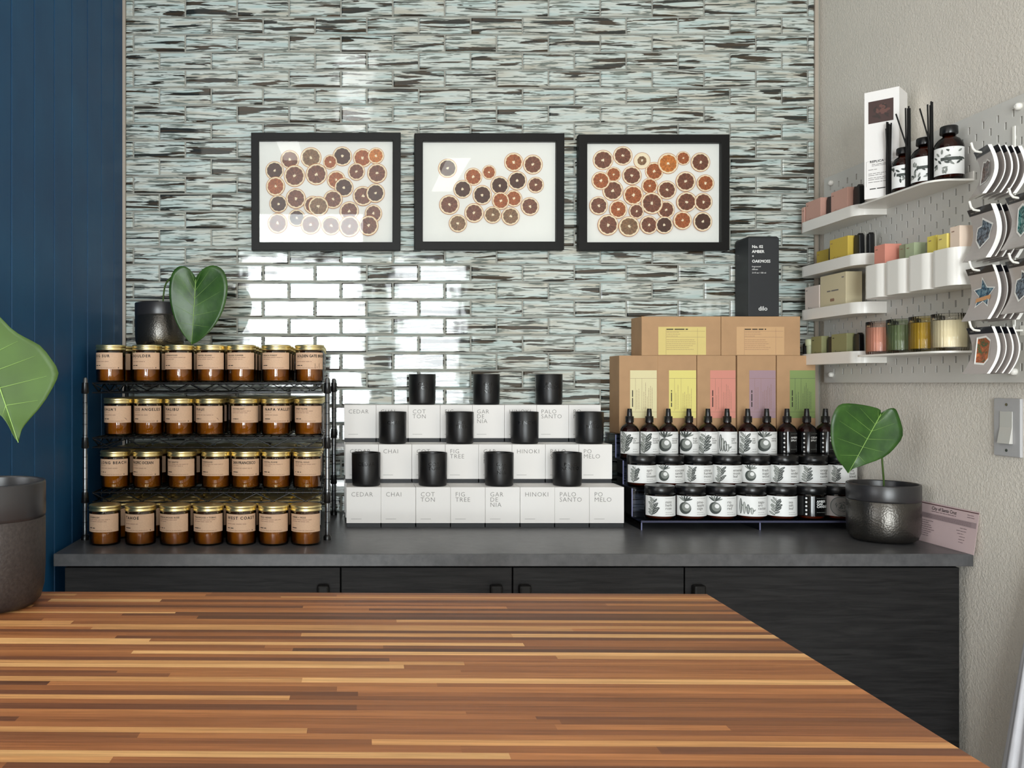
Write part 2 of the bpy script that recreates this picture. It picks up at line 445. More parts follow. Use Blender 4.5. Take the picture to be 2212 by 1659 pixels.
def build_tube_and_fill_housings():
    for i, (cx, cy) in enumerate(CEIL):  # only the first fitting is real; the others house added fill lights
        e = empty('tube_and_fill_housing', (cx, cy, 2.78), 0, 'long white ceiling light fitting, %s' % ('above the wooden table', 'added as fill at the far left of the ceiling', 'added as fill behind the camera on the left', 'added as fill behind the camera on the right')[i], 'ceiling light', 'ceiling light fittings')
        mb = MB(); mb.box(-0.10, 0.10, -0.60, 0.60, -0.055, 0); mb.build('housing', 'whiteplastic', e, bevel=0.004)
build_tube_and_fill_housings()

# ------------------------------------------------------------------ counter and cabinets
def build_counter():
    mb = MB(); mb.box(-0.625, 1.3285-0.012, 1.803, BACK-0.006, CTR-0.0265, CTR)
    tag(mb.build('worktop', 'slate', bevel=0.0015), 'long charcoal laminate worktop carrying all the candle displays along the tiled wall', 'worktop')
    zt = CTR-0.0265; y0 = 1.83
    units = [(-0.605, XX(736, 1.82), [('R', 698)], 'black oak base cabinet under the jar rack end of the worktop'),
             (XX(736, 1.82), XX(1475, 1.82), [('R', 1072), ('L', 1134)], 'wide black oak base cabinet with two doors under the middle of the worktop'),
             (XX(1475, 1.82), 1.294, [('L', 1510)], 'black oak base cabinet at the right wall, its door seen down beside the wooden table')]
    for x0, x1, hs, lab in units:
        e = empty('base_cabinet', ((x0+x1)/2, 2.1, 0), label=lab, cat='cabinet', group='black base cabinets under the worktop')
        c = Vector((-(x0+x1)/2, -2.1, 0))
        mb = MB(); mb.box(x0+0.001+c.x, x1-0.001+c.x, y0+c.y, 2.38+c.y, 0.08, zt-0.001)
        mb.box(x0+0.01+c.x, x1-0.01+c.x, y0+0.05+c.y, 2.38+c.y, 0.0, 0.08); mb.build('carcass', 'oak', e)
        n = len(hs); wd = (x1-x0)/n
        for i, (sd, hp) in enumerate(hs):
            a = x0+i*wd+0.0015+c.x; b = a+wd-0.003
            mb = MB(); mb.box(a, b, y0-0.019+c.y, y0-0.001+c.y, 0.09, zt-0.004); d = mb.build('door', 'oak', e, bevel=0.001)
            hx = XX(hp, 1.80)+c.x
            mb = MB(); mb.box(hx-0.013, hx+0.013, y0-0.040+c.y, y0-0.019+c.y, zt-0.078, zt-0.038)
            mb.build('handle', 'blackpaint', d, bevel=0.005)
build_counter()

def build_table():
    rnd = random.Random(11)
    x0, x1, y0, y1 = -1.45, 0.4755, 0.30, 1.137
    e = empty('wooden_table', (x1, y1, TBL), -0.0147, 'butcher block table with a striped brown wooden top in the foreground', 'table')
    # local: x from -L..0, y from -W..0
    L = x1-x0; W = y1-y0; th = 0.04; sw = 0.0105
    me_v = []; me_f = []; tone = []; uvo = []
    pal = [((206, 146, 98), 2.1), ((176, 112, 72), 3), ((156, 96, 62), 4), ((138, 84, 56), 3), ((116, 70, 50), 1.7), ((222, 166, 116), 1.0), ((98, 60, 44), 0.5)]
    cols = [p[0] for p in pal]; wts = [p[1] for p in pal]
    y = 0
    while y > -W+1e-4:
        yy = max(y-sw*rnd.choice((0.6, 1, 1, 1.0, 1.25)), -W); x = -rnd.uniform(0, 0.1)
        xs = 0
        while xs > -L+1e-4:
            xe = max(xs-rnd.uniform(0.12, 0.75), -L)
            n = len(me_v); me_v += [(xe, yy, 0), (xs, yy, 0), (xs, y, 0), (xe, y, 0)]
            me_f.append((n, n+1, n+2, n+3)); c = lin(rnd.choices(cols, wts)[0]); k = rnd.uniform(0.88, 1.1)*1.0; c = (c[0]*1.06, c[1]*1.16, c[2]*1.06)
            tone.append((c[0]*k, c[1]*k, c[2]*k)); uvo.append((rnd.uniform(0, 50), rnd.uniform(0, 50)))
            xs = xe
        y = yy
    nb = len(me_f); n = len(me_v)
    me_v += [(-L, -W, 0), (0, -W, 0), (0, 0, 0), (-L, 0, 0), (-L, -W, -th), (0, -W, -th), (0, 0, -th), (-L, 0, -th)]
    for f in ((4, 5, 1, 0), (5, 6, 2, 1), (6, 7, 3, 2), (7, 4, 0, 3), (7, 6, 5, 4)):
        me_f.append(tuple(n+i for i in f)); tone.append(lin((150, 94, 60))[:3]); uvo.append((0, 0))
    me = bpy.data.meshes.new('tabletop'); me.from_pydata(me_v, [], me_f); me.materials.append(M['butcher'])
    ca = me.color_attributes.new('tone', 'FLOAT_COLOR', 'CORNER'); uv = me.uv_layers.new(name='UVMap')
    for i, p in enumerate(me.polygons):
        for li in p.loop_indices:
            ca.data[li].color = tone[i]+(1,)
            c = me.vertices[me.loops[li].vertex_index].co; uv.data[li].uv = (c.x+uvo[i][0], c.y+c.z+uvo[i][1])
    o = bpy.data.objects.new('tabletop', me); COL.objects.link(o); o.parent = e
    mb = MB(); mb.box(-L+0.08, -0.06, -W+0.08, -0.06, -0.14, -th); mb.build('apron', 'oak', e)
    for (a, b) in ((-0.10, -0.10), (-L+0.12, -0.10), (-0.10, -W+0.12), (-L+0.12, -W+0.12)):
        mb = MB(); mb.box(a-0.035, a+0.035, b-0.035, b+0.035, -TBL, -0.14); mb.build('leg', 'oak', e)
build_table()

# ------------------------------------------------------------------ framed citrus
FR = [
 (543.6, 865, 289, 541, 560, 848, 306, 523, 520, 0.038, 'left framed print of dried citrus slices, window glare over its lower part', [
  (608,425,118,'brown'),(868,400,130,'olive'),(418,560,115,'dark'),(665,625,135,'brown'),(935,605,135,'brown'),(1255,385,120,'dark'),(1105,455,90,'orange'),(1505,405,118,'orange'),(1670,380,102,'bright'),(1180,675,115,'orange'),(1275,768,118,'dark'),(1430,575,108,'brown'),(1685,595,122,'brown'),(465,970,112,'dark'),(430,755,120,'orange'),(680,905,125,'brown'),(890,985,112,'brown'),(1140,915,118,'brown'),(960,1000,125,'olive'),(1510,875,125,'brown'),(1665,840,118,'dark'),(1640,1090,110,'brown'),(1340,1060,120,'brown'),(455,1210,125,'brown'),(692,1145,105,'dark'),(865,1225,125,'brown'),(1115,1240,120,'brown'),(1580,1240,125,'brown'),(1345,1250,130,'brown')]),
 (895, 1218, 289, 540, 913, 1201, 306, 522, 880, 0.012, 'middle framed print with citrus slices loosely scattered on cream', [
  (500,525,118,'dark'),(820,630,112,'orange'),(1015,575,90,'orange'),(1320,450,118,'orange'),(1558,480,122,'brown'),(688,785,115,'dark'),(1148,740,118,'dark'),(1365,680,118,'dark'),(1592,733,102,'brown'),(930,858,122,'dark'),(522,978,125,'brown'),(1320,900,105,'orange'),(1158,930,110,'orange'),(1520,1000,115,'brown'),(828,1080,120,'brown'),(1058,1105,108,'olive'),(1280,1122,112,'olive'),(628,1210,112,'olive')]),
 (1249, 1575, 291, 541, 1268, 1557, 308.5, 523.5, 1230, 0.004, 'right framed print tightly filled with rows of citrus slices', [
  (430,420,128,'brown'),(675,368,120,'brown'),(1065,560,115,'orange'),(912,430,105,'olive'),(560,600,95,'orange'),(550,800,130,'brown'),(400,678,115,'orange'),(1235,465,130,'bright'),(1422,400,88,'orange'),(1635,450,120,'brown'),(785,615,120,'brown'),(1005,745,100,'orange'),(1218,795,118,'brown'),(1450,690,125,'brown'),(1695,710,108,'orange'),(800,860,125,'orange'),(1205,1040,110,'brown'),(370,990,115,'brown'),(612,1035,115,'orange'),(1030,960,138,'brown'),(838,1060,95,'brown'),(1458,945,128,'brown'),(1665,945,112,'brown'),(485,1230,130,'brown'),(745,1250,130,'olive'),(990,1230,115,'brown'),(1180,1232,110,'dark'),(1405,1175,115,'orange'),(1655,1190,120,'dark')]),
]
def slice_mesh(tone, seed, small=False):
    rnd = random.Random(seed); mb = MB(); n = 40; k = 10 if not small else 8
    mb.lathe([(1.0, 0), (1.0, 0.03), (0.955, 0.035)], n, 0, cap1=False)
    mb.lathe([(0.955, 0.035), (0.0001, 0.035)], n, 1, cap0=False, cap1=False)
    R = 0.54 if small else 0.82; a0 = rnd.uniform(0, 1)
    fl = []
    for i in range(k*4):
        t = a0+2*PI*i/(k*4); q = R*(1.02-0.055*(1 if i % 4 == 0 else 0)); fl.append((q*math.cos(t), q*math.sin(t), 0.040))
    mb.add(fl, [tuple(range(k*4))], 3)
    for i in range(k):
        s, e = a0+2*PI*i/k+0.009, a0+2*PI*(i+1)/k-0.009
        rr = R*rnd.uniform(0.95, 1.03); ri = 0.04
        pts = [(ri*math.cos((s+e)/2), ri*math.sin((s+e)/2))]
        for j in range(7):
            t = s+(e-s)*j/6; q = rr*(0.93+0.08*math.sin(PI*j/6))
            pts.append((q*math.cos(t), q*math.sin(t)))
        m = len(pts); mb.add([(x, y, 0.045) for x, y in pts], [tuple(range(m))], 2)
    st = []
    for i in range(12):
        t = 2*PI*i/12; q = rnd.uniform(0.07, 0.20); st.append((q*math.cos(t), q*math.sin(t), 0.050))
    mb.add(st, [tuple(range(12))], 1)
    me = mb.build('citrus_slice', ['skin', 'rind', 'flesh_'+tone, 'memb_'+tone], fix=True)
    return me
def build_frames():
    proto = {}
    for t in ('dark', 'brown', 'orange', 'olive', 'bright'):
        for v in (0, 1): proto[(t, v)] = slice_mesh(t, hash(t) % 7+v*13 if False else len(t)*3+v*13)
    proto[('small', 0)] = slice_mesh('olive', 4, True)
    used = set(); rnd = random.Random(2)
    D = 2.372
    for fi, (ox0, ox1, oy0, oy1, ix0, ix1, iy0, iy1, zx, tilt, lab, sl) in enumerate(FR):
        k = D/F; W = (ox1-ox0)*k; H = (oy1-oy0)*k
        cx = XX((ox0+ox1)/2, D); cz = ZZ((oy0+oy1)/2, D)
        e = empty('picture_frame', (cx, BACK-0.010, cz), label=lab, cat='picture', group='framed citrus prints on the tiled wall')
        e.rotation_euler = (tilt, 0, 0)      # top leans out a little
        if tilt > 0.01: e.location.y -= H/2*tilt
        a, b = (ix0-ox0)*k, (ox1-ix1)*k; c, d = (iy0-oy0)*k, (oy1-iy1)*k
        y0, y1 = -0.022, 0.0
        mb = MB()
        def bar(p, q):  # p outer quad corner pairs
            pass
        xo0, xo1, zo0, zo1 = -W/2, W/2, -H/2, H/2; xi0, xi1, zi0, zi1 = xo0+a, xo1-b, zo0+d, zo1-c
        O = [(xo0, zo0), (xo1, zo0), (xo1, zo1), (xo0, zo1)]; I = [(xi0, zi0), (xi1, zi0), (xi1, zi1), (xi0, zi1)]
        vs = [(x, y0, z) for x, z in O]+[(x, y0, z) for x, z in I]+[(x, y1, z) for x, z in O]+[(x, y1, z) for x, z in I]
        fs = []
        for i in range(4):
            j = (i+1) % 4; fs += [(i, j, 4+j, 4+i), (8+i, 8+j, j, i), (4+i, 4+j, 12+j, 12+i), (8+j, 8+i, 12+i, 12+j)]
        mb.add(vs, fs); mb.build('moulding', 'blackpaint', e, bevel=0.0012)
        mb = MB(); mb.box(xi0-0.002, xi1+0.002, -0.006, -0.001, zi0-0.002, zi1+0.002); mb.build('backing_paper', 'matteprint', e)
        mb = MB(); mb.box(xi0-0.001, xi1+0.001, -0.0175, -0.016, zi0-0.001, zi1+0.001); mb.build('glass_pane', 'picglass', e)
        for i, (sx, sy, r, t) in enumerate(sl):
            key = ('small', 0) if (fi == 2 and sx == 912) else (t, rnd.randint(0, 1))
            pr = proto[key]
            o = pr if key not in used else pr.copy()
            if key in used: COL.objects.link(o)
            used.add(key)
            o.parent = e; R = r/5.72*k
            px = zx+sx/5.72; py = 270+sy/5.72
            o.location = ((px-(ox0+ox1)/2)*k, -0.0062-0.00028*i, (-(py-(oy0+oy1)/2))*k)
            o.rotation_euler = (PI/2, rnd.uniform(0, 6), 0); o.scale = (R, R*rnd.uniform(0.96, 1.0), 0.02)
            o.rotation_euler = (PI/2, rnd.uniform(0, 6), 0)
    for k, o in proto.items():
        if k not in used: bpy.data.objects.remove(o)
build_frames()

# ------------------------------------------------------------------ wire rack
RZ = [CAMZ+0.0015, CAMZ-0.1245, CAMZ-0.2500]    # shelf heights
def build_rack():
    x0, x1, y0, y1 = -0.608, -0.051, 1.965, 2.335
    e = empty('wire_rack', (-0.33, 2.15, CTR), label='black wire rack with three shelves of gold-lidded amber jars', cat='rack')
    o = Vector((0.33, -2.15, -CTR))
    for zt in RZ:
        mb = MB(); a = x0+0.018; b = x1-0.012
        zt2 = zt-0.0022
        for y in (y0, y1):
            for z in (zt2, zt2-0.022): mb.tube([Vector((a, y, z))+o, Vector((b, y, z))+o], 0.0020, 6)
            k = 14; pts = []
            for i in range(k+1): pts.append(Vector((a+(b-a)*i/k, y, zt2-(0.0015 if i % 2 == 0 else 0.0205)))+o)
            mb.tube(pts, 0.0016, 6)
        for x in (a, b):
            for z in (zt2, zt2-0.022): mb.tube([Vector((x, y0, z))+o, Vector((x, y1, z))+o], 0.0020, 6)
            pts = []
            for i in range(9): pts.append(Vector((x, y0+(y1-y0)*i/8, zt2-(0.0015 if i % 2 == 0 else 0.0205)))+o)
            mb.tube(pts, 0.0016, 6)
        x = a+0.0193
        while x < b-0.005:
            mb.tube([Vector((x, y0-0.001, zt2-0.0035))+o, Vector((x, y0-0.001, zt2+0.0008))+o, Vector((x, y1, zt2+0.0008))+o], 0.0014, 5); x += 0.0193
        for y in (y0+0.12, y0+0.25): mb.tube([Vector((a, y, zt2-0.002))+o, Vector((b, y, zt2-0.002))+o], 0.002, 6)
        mb.build('wire_shelf', 'steelwire', e)
    for x, y in ((x0, y0), (x1, y0), (x0, y1), (x1+0.008, y1)):
        mb = MB(); h = CAMZ+0.012-CTR
        prof = [(0.0055, 0.012), (0.0055, h-0.004), (0.003, h)]
        mb.lathe(prof, 12, 0)
        z = 0.04
        while z < h-0.01: mb.lathe([(0.0060, z), (0.0060, z+0.0012)], 12, 1, cap0=False, cap1=False); z += 0.025
        p = mb.build('post', ['steelpost', 'steelwire'], e, loc=Vector((x, y, CTR))+o)
        for zt in RZ:
            mb = MB(); mb.lathe([(0.0075, zt-CTR-0.026), (0.0088, zt-CTR-0.024), (0.0070, zt-CTR-0.001)], 14, 0)
            mb.build('collar', 'blackplastic', p)
        mb = MB(); mb.lathe([(0.009, 0), (0.009, 0.008), (0.0045, 0.014)], 14); mb.build('foot', 'blackplastic', p)
build_rack()

# ------------------------------------------------------------------ amber jar candles
JR, JH = 0.0340, 0.0885
def jar_parts():
    mb = MB(); r = JR
    mb.lathe([(r-0.004, 0.0), (r-0.001, 0.0015), (r, 0.005), (r, 0.072), (r-0.002, 0.076), (r-0.003, 0.079)], 40, 0, cap1=False)
    body = mb.build('glass_body', 'amber')
    mb = MB(); mb.lathe([(r-0.004, 0.004), (r-0.003, 0.008), (r-0.003, 0.058)], 32); wax = mb.build('wax', 'wax')
    mb = MB(); q = 0.0352
    mb.lathe([(q-0.001, 0.0755), (q, 0.0762), (q, 0.0785), (q-0.0012, 0.0800), (q-0.0012, 0.0825), (q, 0.0840), (q, 0.0870), (q-0.0018, JH), (q-0.004, JH-0.0004), (0.001, JH-0.0004)], 44, 0, cap1=False)
    lid = mb.build('lid', 'gold')
    return body, wax, lid
def jar_label(title, seed, big, shiftx):
    rnd = random.Random(seed); mb = MB(); R = JR+0.0003; Z0 = 0.0305; H = 0.0395; Wd = 0.082
    mb.flat(rect(-Wd/2, 0, Wd/2, H, 24), cyl(R, Z0), 0)
    x = -0.0335
    if title:
        if big:
            t = bold(text(title, 0.0090, 0.0, 1.3 if len(title) < 12 else 1.0), 0.00028)
            if len(title) >= 12: t = ([(a*0.86, b) for a, b in t[0]], t[1])
            mb.flat(shift(t, x, H-0.0112), cyl(R, Z0, 0.0002), 1)
            mb.flat(dashes(rnd, x, H-0.0150, 0.018, 0.0009), cyl(R, Z0, 0.0002), 2)
            mb.flat(dashes(rnd, x, H-0.0220, rnd.uniform(0.03, 0.05), 0.0013), cyl(R, Z0, 0.0002), 2)
        else:
            mb.flat(shift(bold(text(title, 0.0048, 0.0, 1.1), 0.00012), x, H-0.0085), cyl(R, Z0, 0.0002), 1)
            mb.flat(dashes(rnd, x, H-0.0125, rnd.uniform(0.045, 0.055), 0.0012), cyl(R, Z0, 0.0002), 2)
            mb.flat(dashes(rnd, x, H-0.0165, rnd.uniform(0.02, 0.045), 0.0012), cyl(R, Z0, 0.0002), 2)
        mb.flat(shift(text('CANDLE CO', 0.0036, 0.01), x, 0.0075), cyl(R, Z0, 0.0002), 1) if False else mb.flat(dashes(rnd, x, 0.0080, 0.017, 0.0018), cyl(R, Z0, 0.0002), 1)
        mb.flat(dashes(rnd, x, 0.0032, 0.055, 0.0009), cyl(R, Z0, 0.0002), 2)
        if title.startswith('GOLDEN GATE'):
            for xx in (0.014, 0.026):
                mb.flat(rect(xx, 0.002, xx+0.0008, 0.014), cyl(R, Z0, 0.0002), 1)
            mb.flat(poly([(0.014, 0.013), (0.020, 0.0045), (0.026, 0.013), (0.020, 0.0037)]), cyl(R, Z0, 0.0002), 1)
        elif big and title in ("KAUA'I", 'MAUI'):
            mb.flat(poly([(0.020, 0.012), (0.025, 0.010), (0.029, 0.004), (0.0245, 0.009)]), cyl(R, Z0, 0.0002), 1)
        elif big: mb.flat(blob(0.028, 0.0035, 0.0014, 0.0014, n=8), cyl(R, Z0, 0.0002), 1)
    return mb.build('label', ['kraftlabel', 'ink', 'brownink'], fix=False)
ROWS = [
 ([239.6, 318, 388, 456, 521.5, 597, 668.6], ['BIG SUR', 'BOULDER', 'copperwood', 'crested island', 'golden summer', 'french forest', 'GOLDEN GATE BRIDGE'], 2.045, RZ[0], 'top shelf'),
 ([257, 322, 388, 454, 527.6, 596, 667], ["KAUA'I", 'LOS ANGELES', 'MALIBU', 'MAUI', 'moonlight', 'NAPA VALLEY', 'sweet plume'], 2.045, RZ[1], 'second shelf'),
 ([249, 319, 393.6, 467, 531, 597, 663.7], ['LONG BEACH', 'PACIFIC OCEAN', 'palo santo', 'rosewood', 'SAN FRANCISCO', 'santal plume', 'crystal gold'], 2.045, RZ[2], 'third shelf'),
 ([227, 304, 378.7, 450.5, 521, 591, 661], ['sagebrush', 'TAHOE', 'sandalwood rose', 'teakwood + tobac', 'WEST COAST', 'wild herbs', 'amber + moss'], 1.922, CTR, 'worktop in front of the rack'),
]
def build_jars():
    body, wax, lid = jar_parts(); first = True
    plain = jar_label('', 1, False, 0); plain_used = False
    rnd = random.Random(4)
    for ri, (xs, names, d, z, where) in enumerate(ROWS):
        for i, (px, nm) in enumerate(zip(xs, names)):
            big = nm.isupper(); nice = nm.title().replace("'I", "'i")
            if big: lab = 'amber jar candle labelled %s in bold, %s' % (nice, where)
            else:
                nb = (names[i-1] if i else None); na = (names[i+1] if i+1 < len(names) else None)
                def nn(q, j): return (q.title().replace("'I", "'i")+' jar') if q.isupper() else 'jar'
                pos = ('first', 'second', 'third', 'fourth', 'fifth', 'sixth', 'last')[i]
                lab = 'amber jar candle with small label text, %s from left, %s' % (pos, where)
                if i == 0: lab = 'amber jar candle with small label text, leftmost, %s' % where
                if i == 6: lab = 'amber jar candle with small label text, rightmost, %s' % where
            e = empty('jar_candle', (XX(px, d), d, z), rnd.uniform(-0.06, 0.10) if ri in (2, 3) else rnd.uniform(-0.05, 0.05), lab, 'candle jar', 'amber jar candles in the front row of each tier')
            if ri == 1 and i in (4, 5): e.rotation_euler.z = 0.22
            for p in (body, wax, lid):
                o = p if first else p.copy()
                if not first: COL.objects.link(o)
                o.parent = e
            first = False
            l = jar_label(nm if big else nm.upper(), ri*10+i, big, 0); l.parent = e
            # the jars standing behind
            for b in range(1, 4):
                dd = (d if ri < 3 else 2.045-0.075+0.0)+0.0745*b
                if ri == 3: dd = 2.0+0.0745*(b-1)+0.008
                w = ('second', 'third', 'fourth')[b-1]
                ref = ('the '+nice+' jar') if big else ('jar %s from left' % ('first', 'second', 'third', 'fourth', 'fifth', 'sixth', 'seventh')[i])
                e2 = empty('jar_candle', (XX(px, d)+rnd.uniform(-0.001, 0.001), dd, z), rnd.uniform(-0.1, 0.1), 'amber jar candle in %s row, behind %s, %s' % (w, ref, where.replace(' in front of the rack', '')), 'candle jar', 'amber jar candles standing behind the front row')
                if ri == 3: e2.location.x = XX(xs[i], d)+(0.006 if i == 0 else -0.006 if i == 6 else 0)
                for p in (body, wax, lid, plain):
                    if p is plain and not plain_used: o = p; plain_used = True
                    else: o = p.copy(); COL.objects.link(o)
                    o.parent = e2
build_jars()

# ------------------------------------------------------------------ pots and leaves
def spline(pts, n):
    P4 = [pts[0]]+list(pts)+[pts[-1]]; out = []; m = len(pts)-1
    for i in range(n+1):
        t = i/n*m; k = min(int(t), m-1); u = t-k
        a, b, c, d = [Vector(q) for q in P4[k:k+4]]
        out.append(0.5*((2*b)+(c-a)*u+(2*a-5*b+4*c-d)*u*u+(3*b-a-3*c+d)*u**3))
    return out
def leaf(name, attach, tip, left, right, depth, mat, parent, org, cup=0.012, droop=0.01, lean=0.0):
    nu, ns = 24, 8; mb = MB(); A, T = Vector(attach), Vector(tip)
    def surf(px, py, s, u):
        d = depth-cup*(s**1.5)*math.sin(PI*min(1, 0.15+0.85*u))-droop*math.sin(PI*u*0.9)+lean*(py-A.y)/100.0
        d += 0.0016*math.sin(u*22)*s*(1-s*0.3)
        return P(px, py, d)-org
    for side in (left, right):
        O = spline(side, nu); vs = []; fs = []
        for i in range(nu+1):
            u = i/nu; Mp = A+(T-A)*(u**1.25)
            for j in range(ns+1):
                s = j/ns; q = Mp.lerp(Vector(O[i]), s)
                vs.append(surf(q.x, q.y, s, u))
        for i in range(nu):
            for j in range(ns): a = i*(ns+1)+j; fs.append((a, a+1, a+ns+2, a+ns+1))
        mb.add(vs, fs, 0, True)
    o = mb.build('leaf', mat, parent, fix=False)
    b = bmesh.new(); b.from_mesh(o.data); bmesh.ops.remove_doubles(b, verts=b.verts, dist=0.0003); bmesh.ops.recalc_face_normals(b, faces=b.faces); b.to_mesh(o.data); b.free()
    so = o.modifiers.new('thick', 'SOLIDIFY'); so.thickness = 0.0007
    # midrib and side veins
    mb = MB(); pts = []
    for i in range(13):
        u = i/12; q = A+(T-A)*u; pts.append(surf(q.x, q.y, 0, u**0.8)-Vector((0, 0.0007, 0)))
    mb.tube(pts, [0.0009*(1-0.75*i/12)+0.0002 for i in range(13)], 6)
    for side in (left, right):
        O = spline(side, nu)
        for i in range(3, nu-3, 3):
            u = i/nu; Mp = A+(T-A)*(u**1.25); pp = []
            for j in range(7):
                s = j/7.5; q = Mp.lerp(Vector(O[i]), s); pp.append(surf(q.x, q.y, s, u)-Vector((0, 0.00035, 0)))
            mb.tube(pp, [0.00042*(1-j/8) for j in range(7)], 4)
    mb.build('veins', 'leafvein', o)
def pot(parent, r, h, body, n=56, taper=0.97):
    mb = MB()
    mb.lathe([(r*0.62, 0.0), (r*0.80, 0.002), (r*0.92, h*0.06), (r*0.98, h*0.16), (r*1.0, h*0.32), (r*1.0, h*0.70), (r*0.985, h*0.712)], n, 0, cap1=False)
    mb.build('pot_body', body, parent)
    mb = MB(); mb.lathe([(r*0.96, h*0.700), (r*0.995, h*0.716), (r*1.005, h*0.74), (r*1.005, h*0.985), (r*0.99, h), (r*0.95, h), (r*0.94, h*0.985), (r*0.94, h*0.80)], n, 0, cap0=False, cap1=False)
    mb.build('pot_collar', 'potcollar', parent)
    mb = MB(); mb.lathe([(r*0.945, h*0.80), (r*0.5, h*0.83), (0.001, h*0.84)], 32, 0, cap0=False, cap1=False); mb.build('soil', 'soil', parent)
def build_plants():
    # small pot on top of the jars
    org = Vector((XX(346, 2.2395), 2.2395, RZ[0]+JH))
    e = empty('potted_plant', org, label='small gunmetal pot with one heart-shaped leaf, standing on the jars above the wire rack', cat='potted plant', group='potted single-leaf monstera plants')
    pot(e, 0.0645, 0.118, 'hammered')
    mb = MB(); pts = spline([P(352, 668, 2.24)-org, P(353, 640, 2.235)-org, P(360, 610, 2.215)-org, P(385, 590, 2.19)-org, P(412, 592, 2.175)-org, P(423, 604, 2.163)-org], 18)
    mb.tube(pts, 0.0022, 8); mb.build('stem', 'stem', e)
    leaf('leaf', (423, 604), (414, 744), [(423, 600), (408, 580), (388, 575), (371, 592), (365, 635), (376, 685), (396, 723), (414, 744)],
         [(423, 600), (437, 582), (460, 573), (483, 585), (492, 620), (483, 668), (460, 708), (432, 735), (414, 744)], 2.16, 'leaf', e, org)
    # right pot
    d = 1.963; org = Vector((XX(1907.5, d), d, CTR))
    e = empty('potted_plant', org, label='gunmetal pot with one broad green leaf, on the worktop at the right wall', cat='potted plant', group='potted single-leaf monstera plants')
    pot(e, 0.0745, 0.131, 'hammered')
    mb = MB(); pts = spline([P(1909, 1075, 1.96)-org, P(1909, 1040, 1.955)-org, P(1906, 1000, 1.935)-org, P(1903, 940, 1.925)-org, P(1902.5, 896, 1.912)-org], 18)
    mb.tube(pts, 0.0021, 8); mb.build('stem', 'stem', e)
    leaf('leaf', (1902.8, 894), (1832, 1022.5), [(1902, 893), (1899, 883), (1860, 874), (1820.5, 872), (1804, 886), (1795, 916), (1796.5, 957), (1808, 990), (1822, 1008), (1832, 1022.5)],
         [(1903, 893), (1916.7, 884), (1932, 882), (1941, 896), (1951, 936.5), (1936, 964), (1909, 988), (1862, 1006), (1840, 1014), (1832, 1022.5)], 1.905, 'leaf', e, org, cup=0.008)
    # foreground pot
    d = 1.078; org = Vector((XX(-22, d), d, TBL))
    e = empty('potted_plant', org, label='large dark speckled pot with a pale green leaf, on the wooden table at left', cat='potted plant', group='potted single-leaf monstera plants')
    pot(e, 0.0665, 0.157, 'potdark')
    mb = MB(); pts = spline([P(-25, 1060, 1.08)-org, P(-40, 950, 1.08)-org, P(-60, 800, 1.06)-org, P(-62, 705, 1.045)-org, P(-50, 690, 1.032)-org], 18)
    mb.tube(pts, 0.002, 8); mb.build('stem', 'stem', e)
    leaf('leaf', (-50, 690), (40, 956), [(-50, 690), (-45, 668), (-20, 668), (0, 685), (29, 714), (58, 731), (87, 747), (110, 775), (126, 803), (118, 829), (92, 873), (60, 910), (46, 930), (40, 956)],
         [(-50, 690), (-70, 672), (-100, 690), (-118, 740), (-110, 790), (-85, 830), (-50, 865), (-20, 885), (0, 896), (17, 917), (31, 945), (40, 956)], 1.022, 'leafpale', e, org, cup=0.005, droop=0.004)
build_plants()

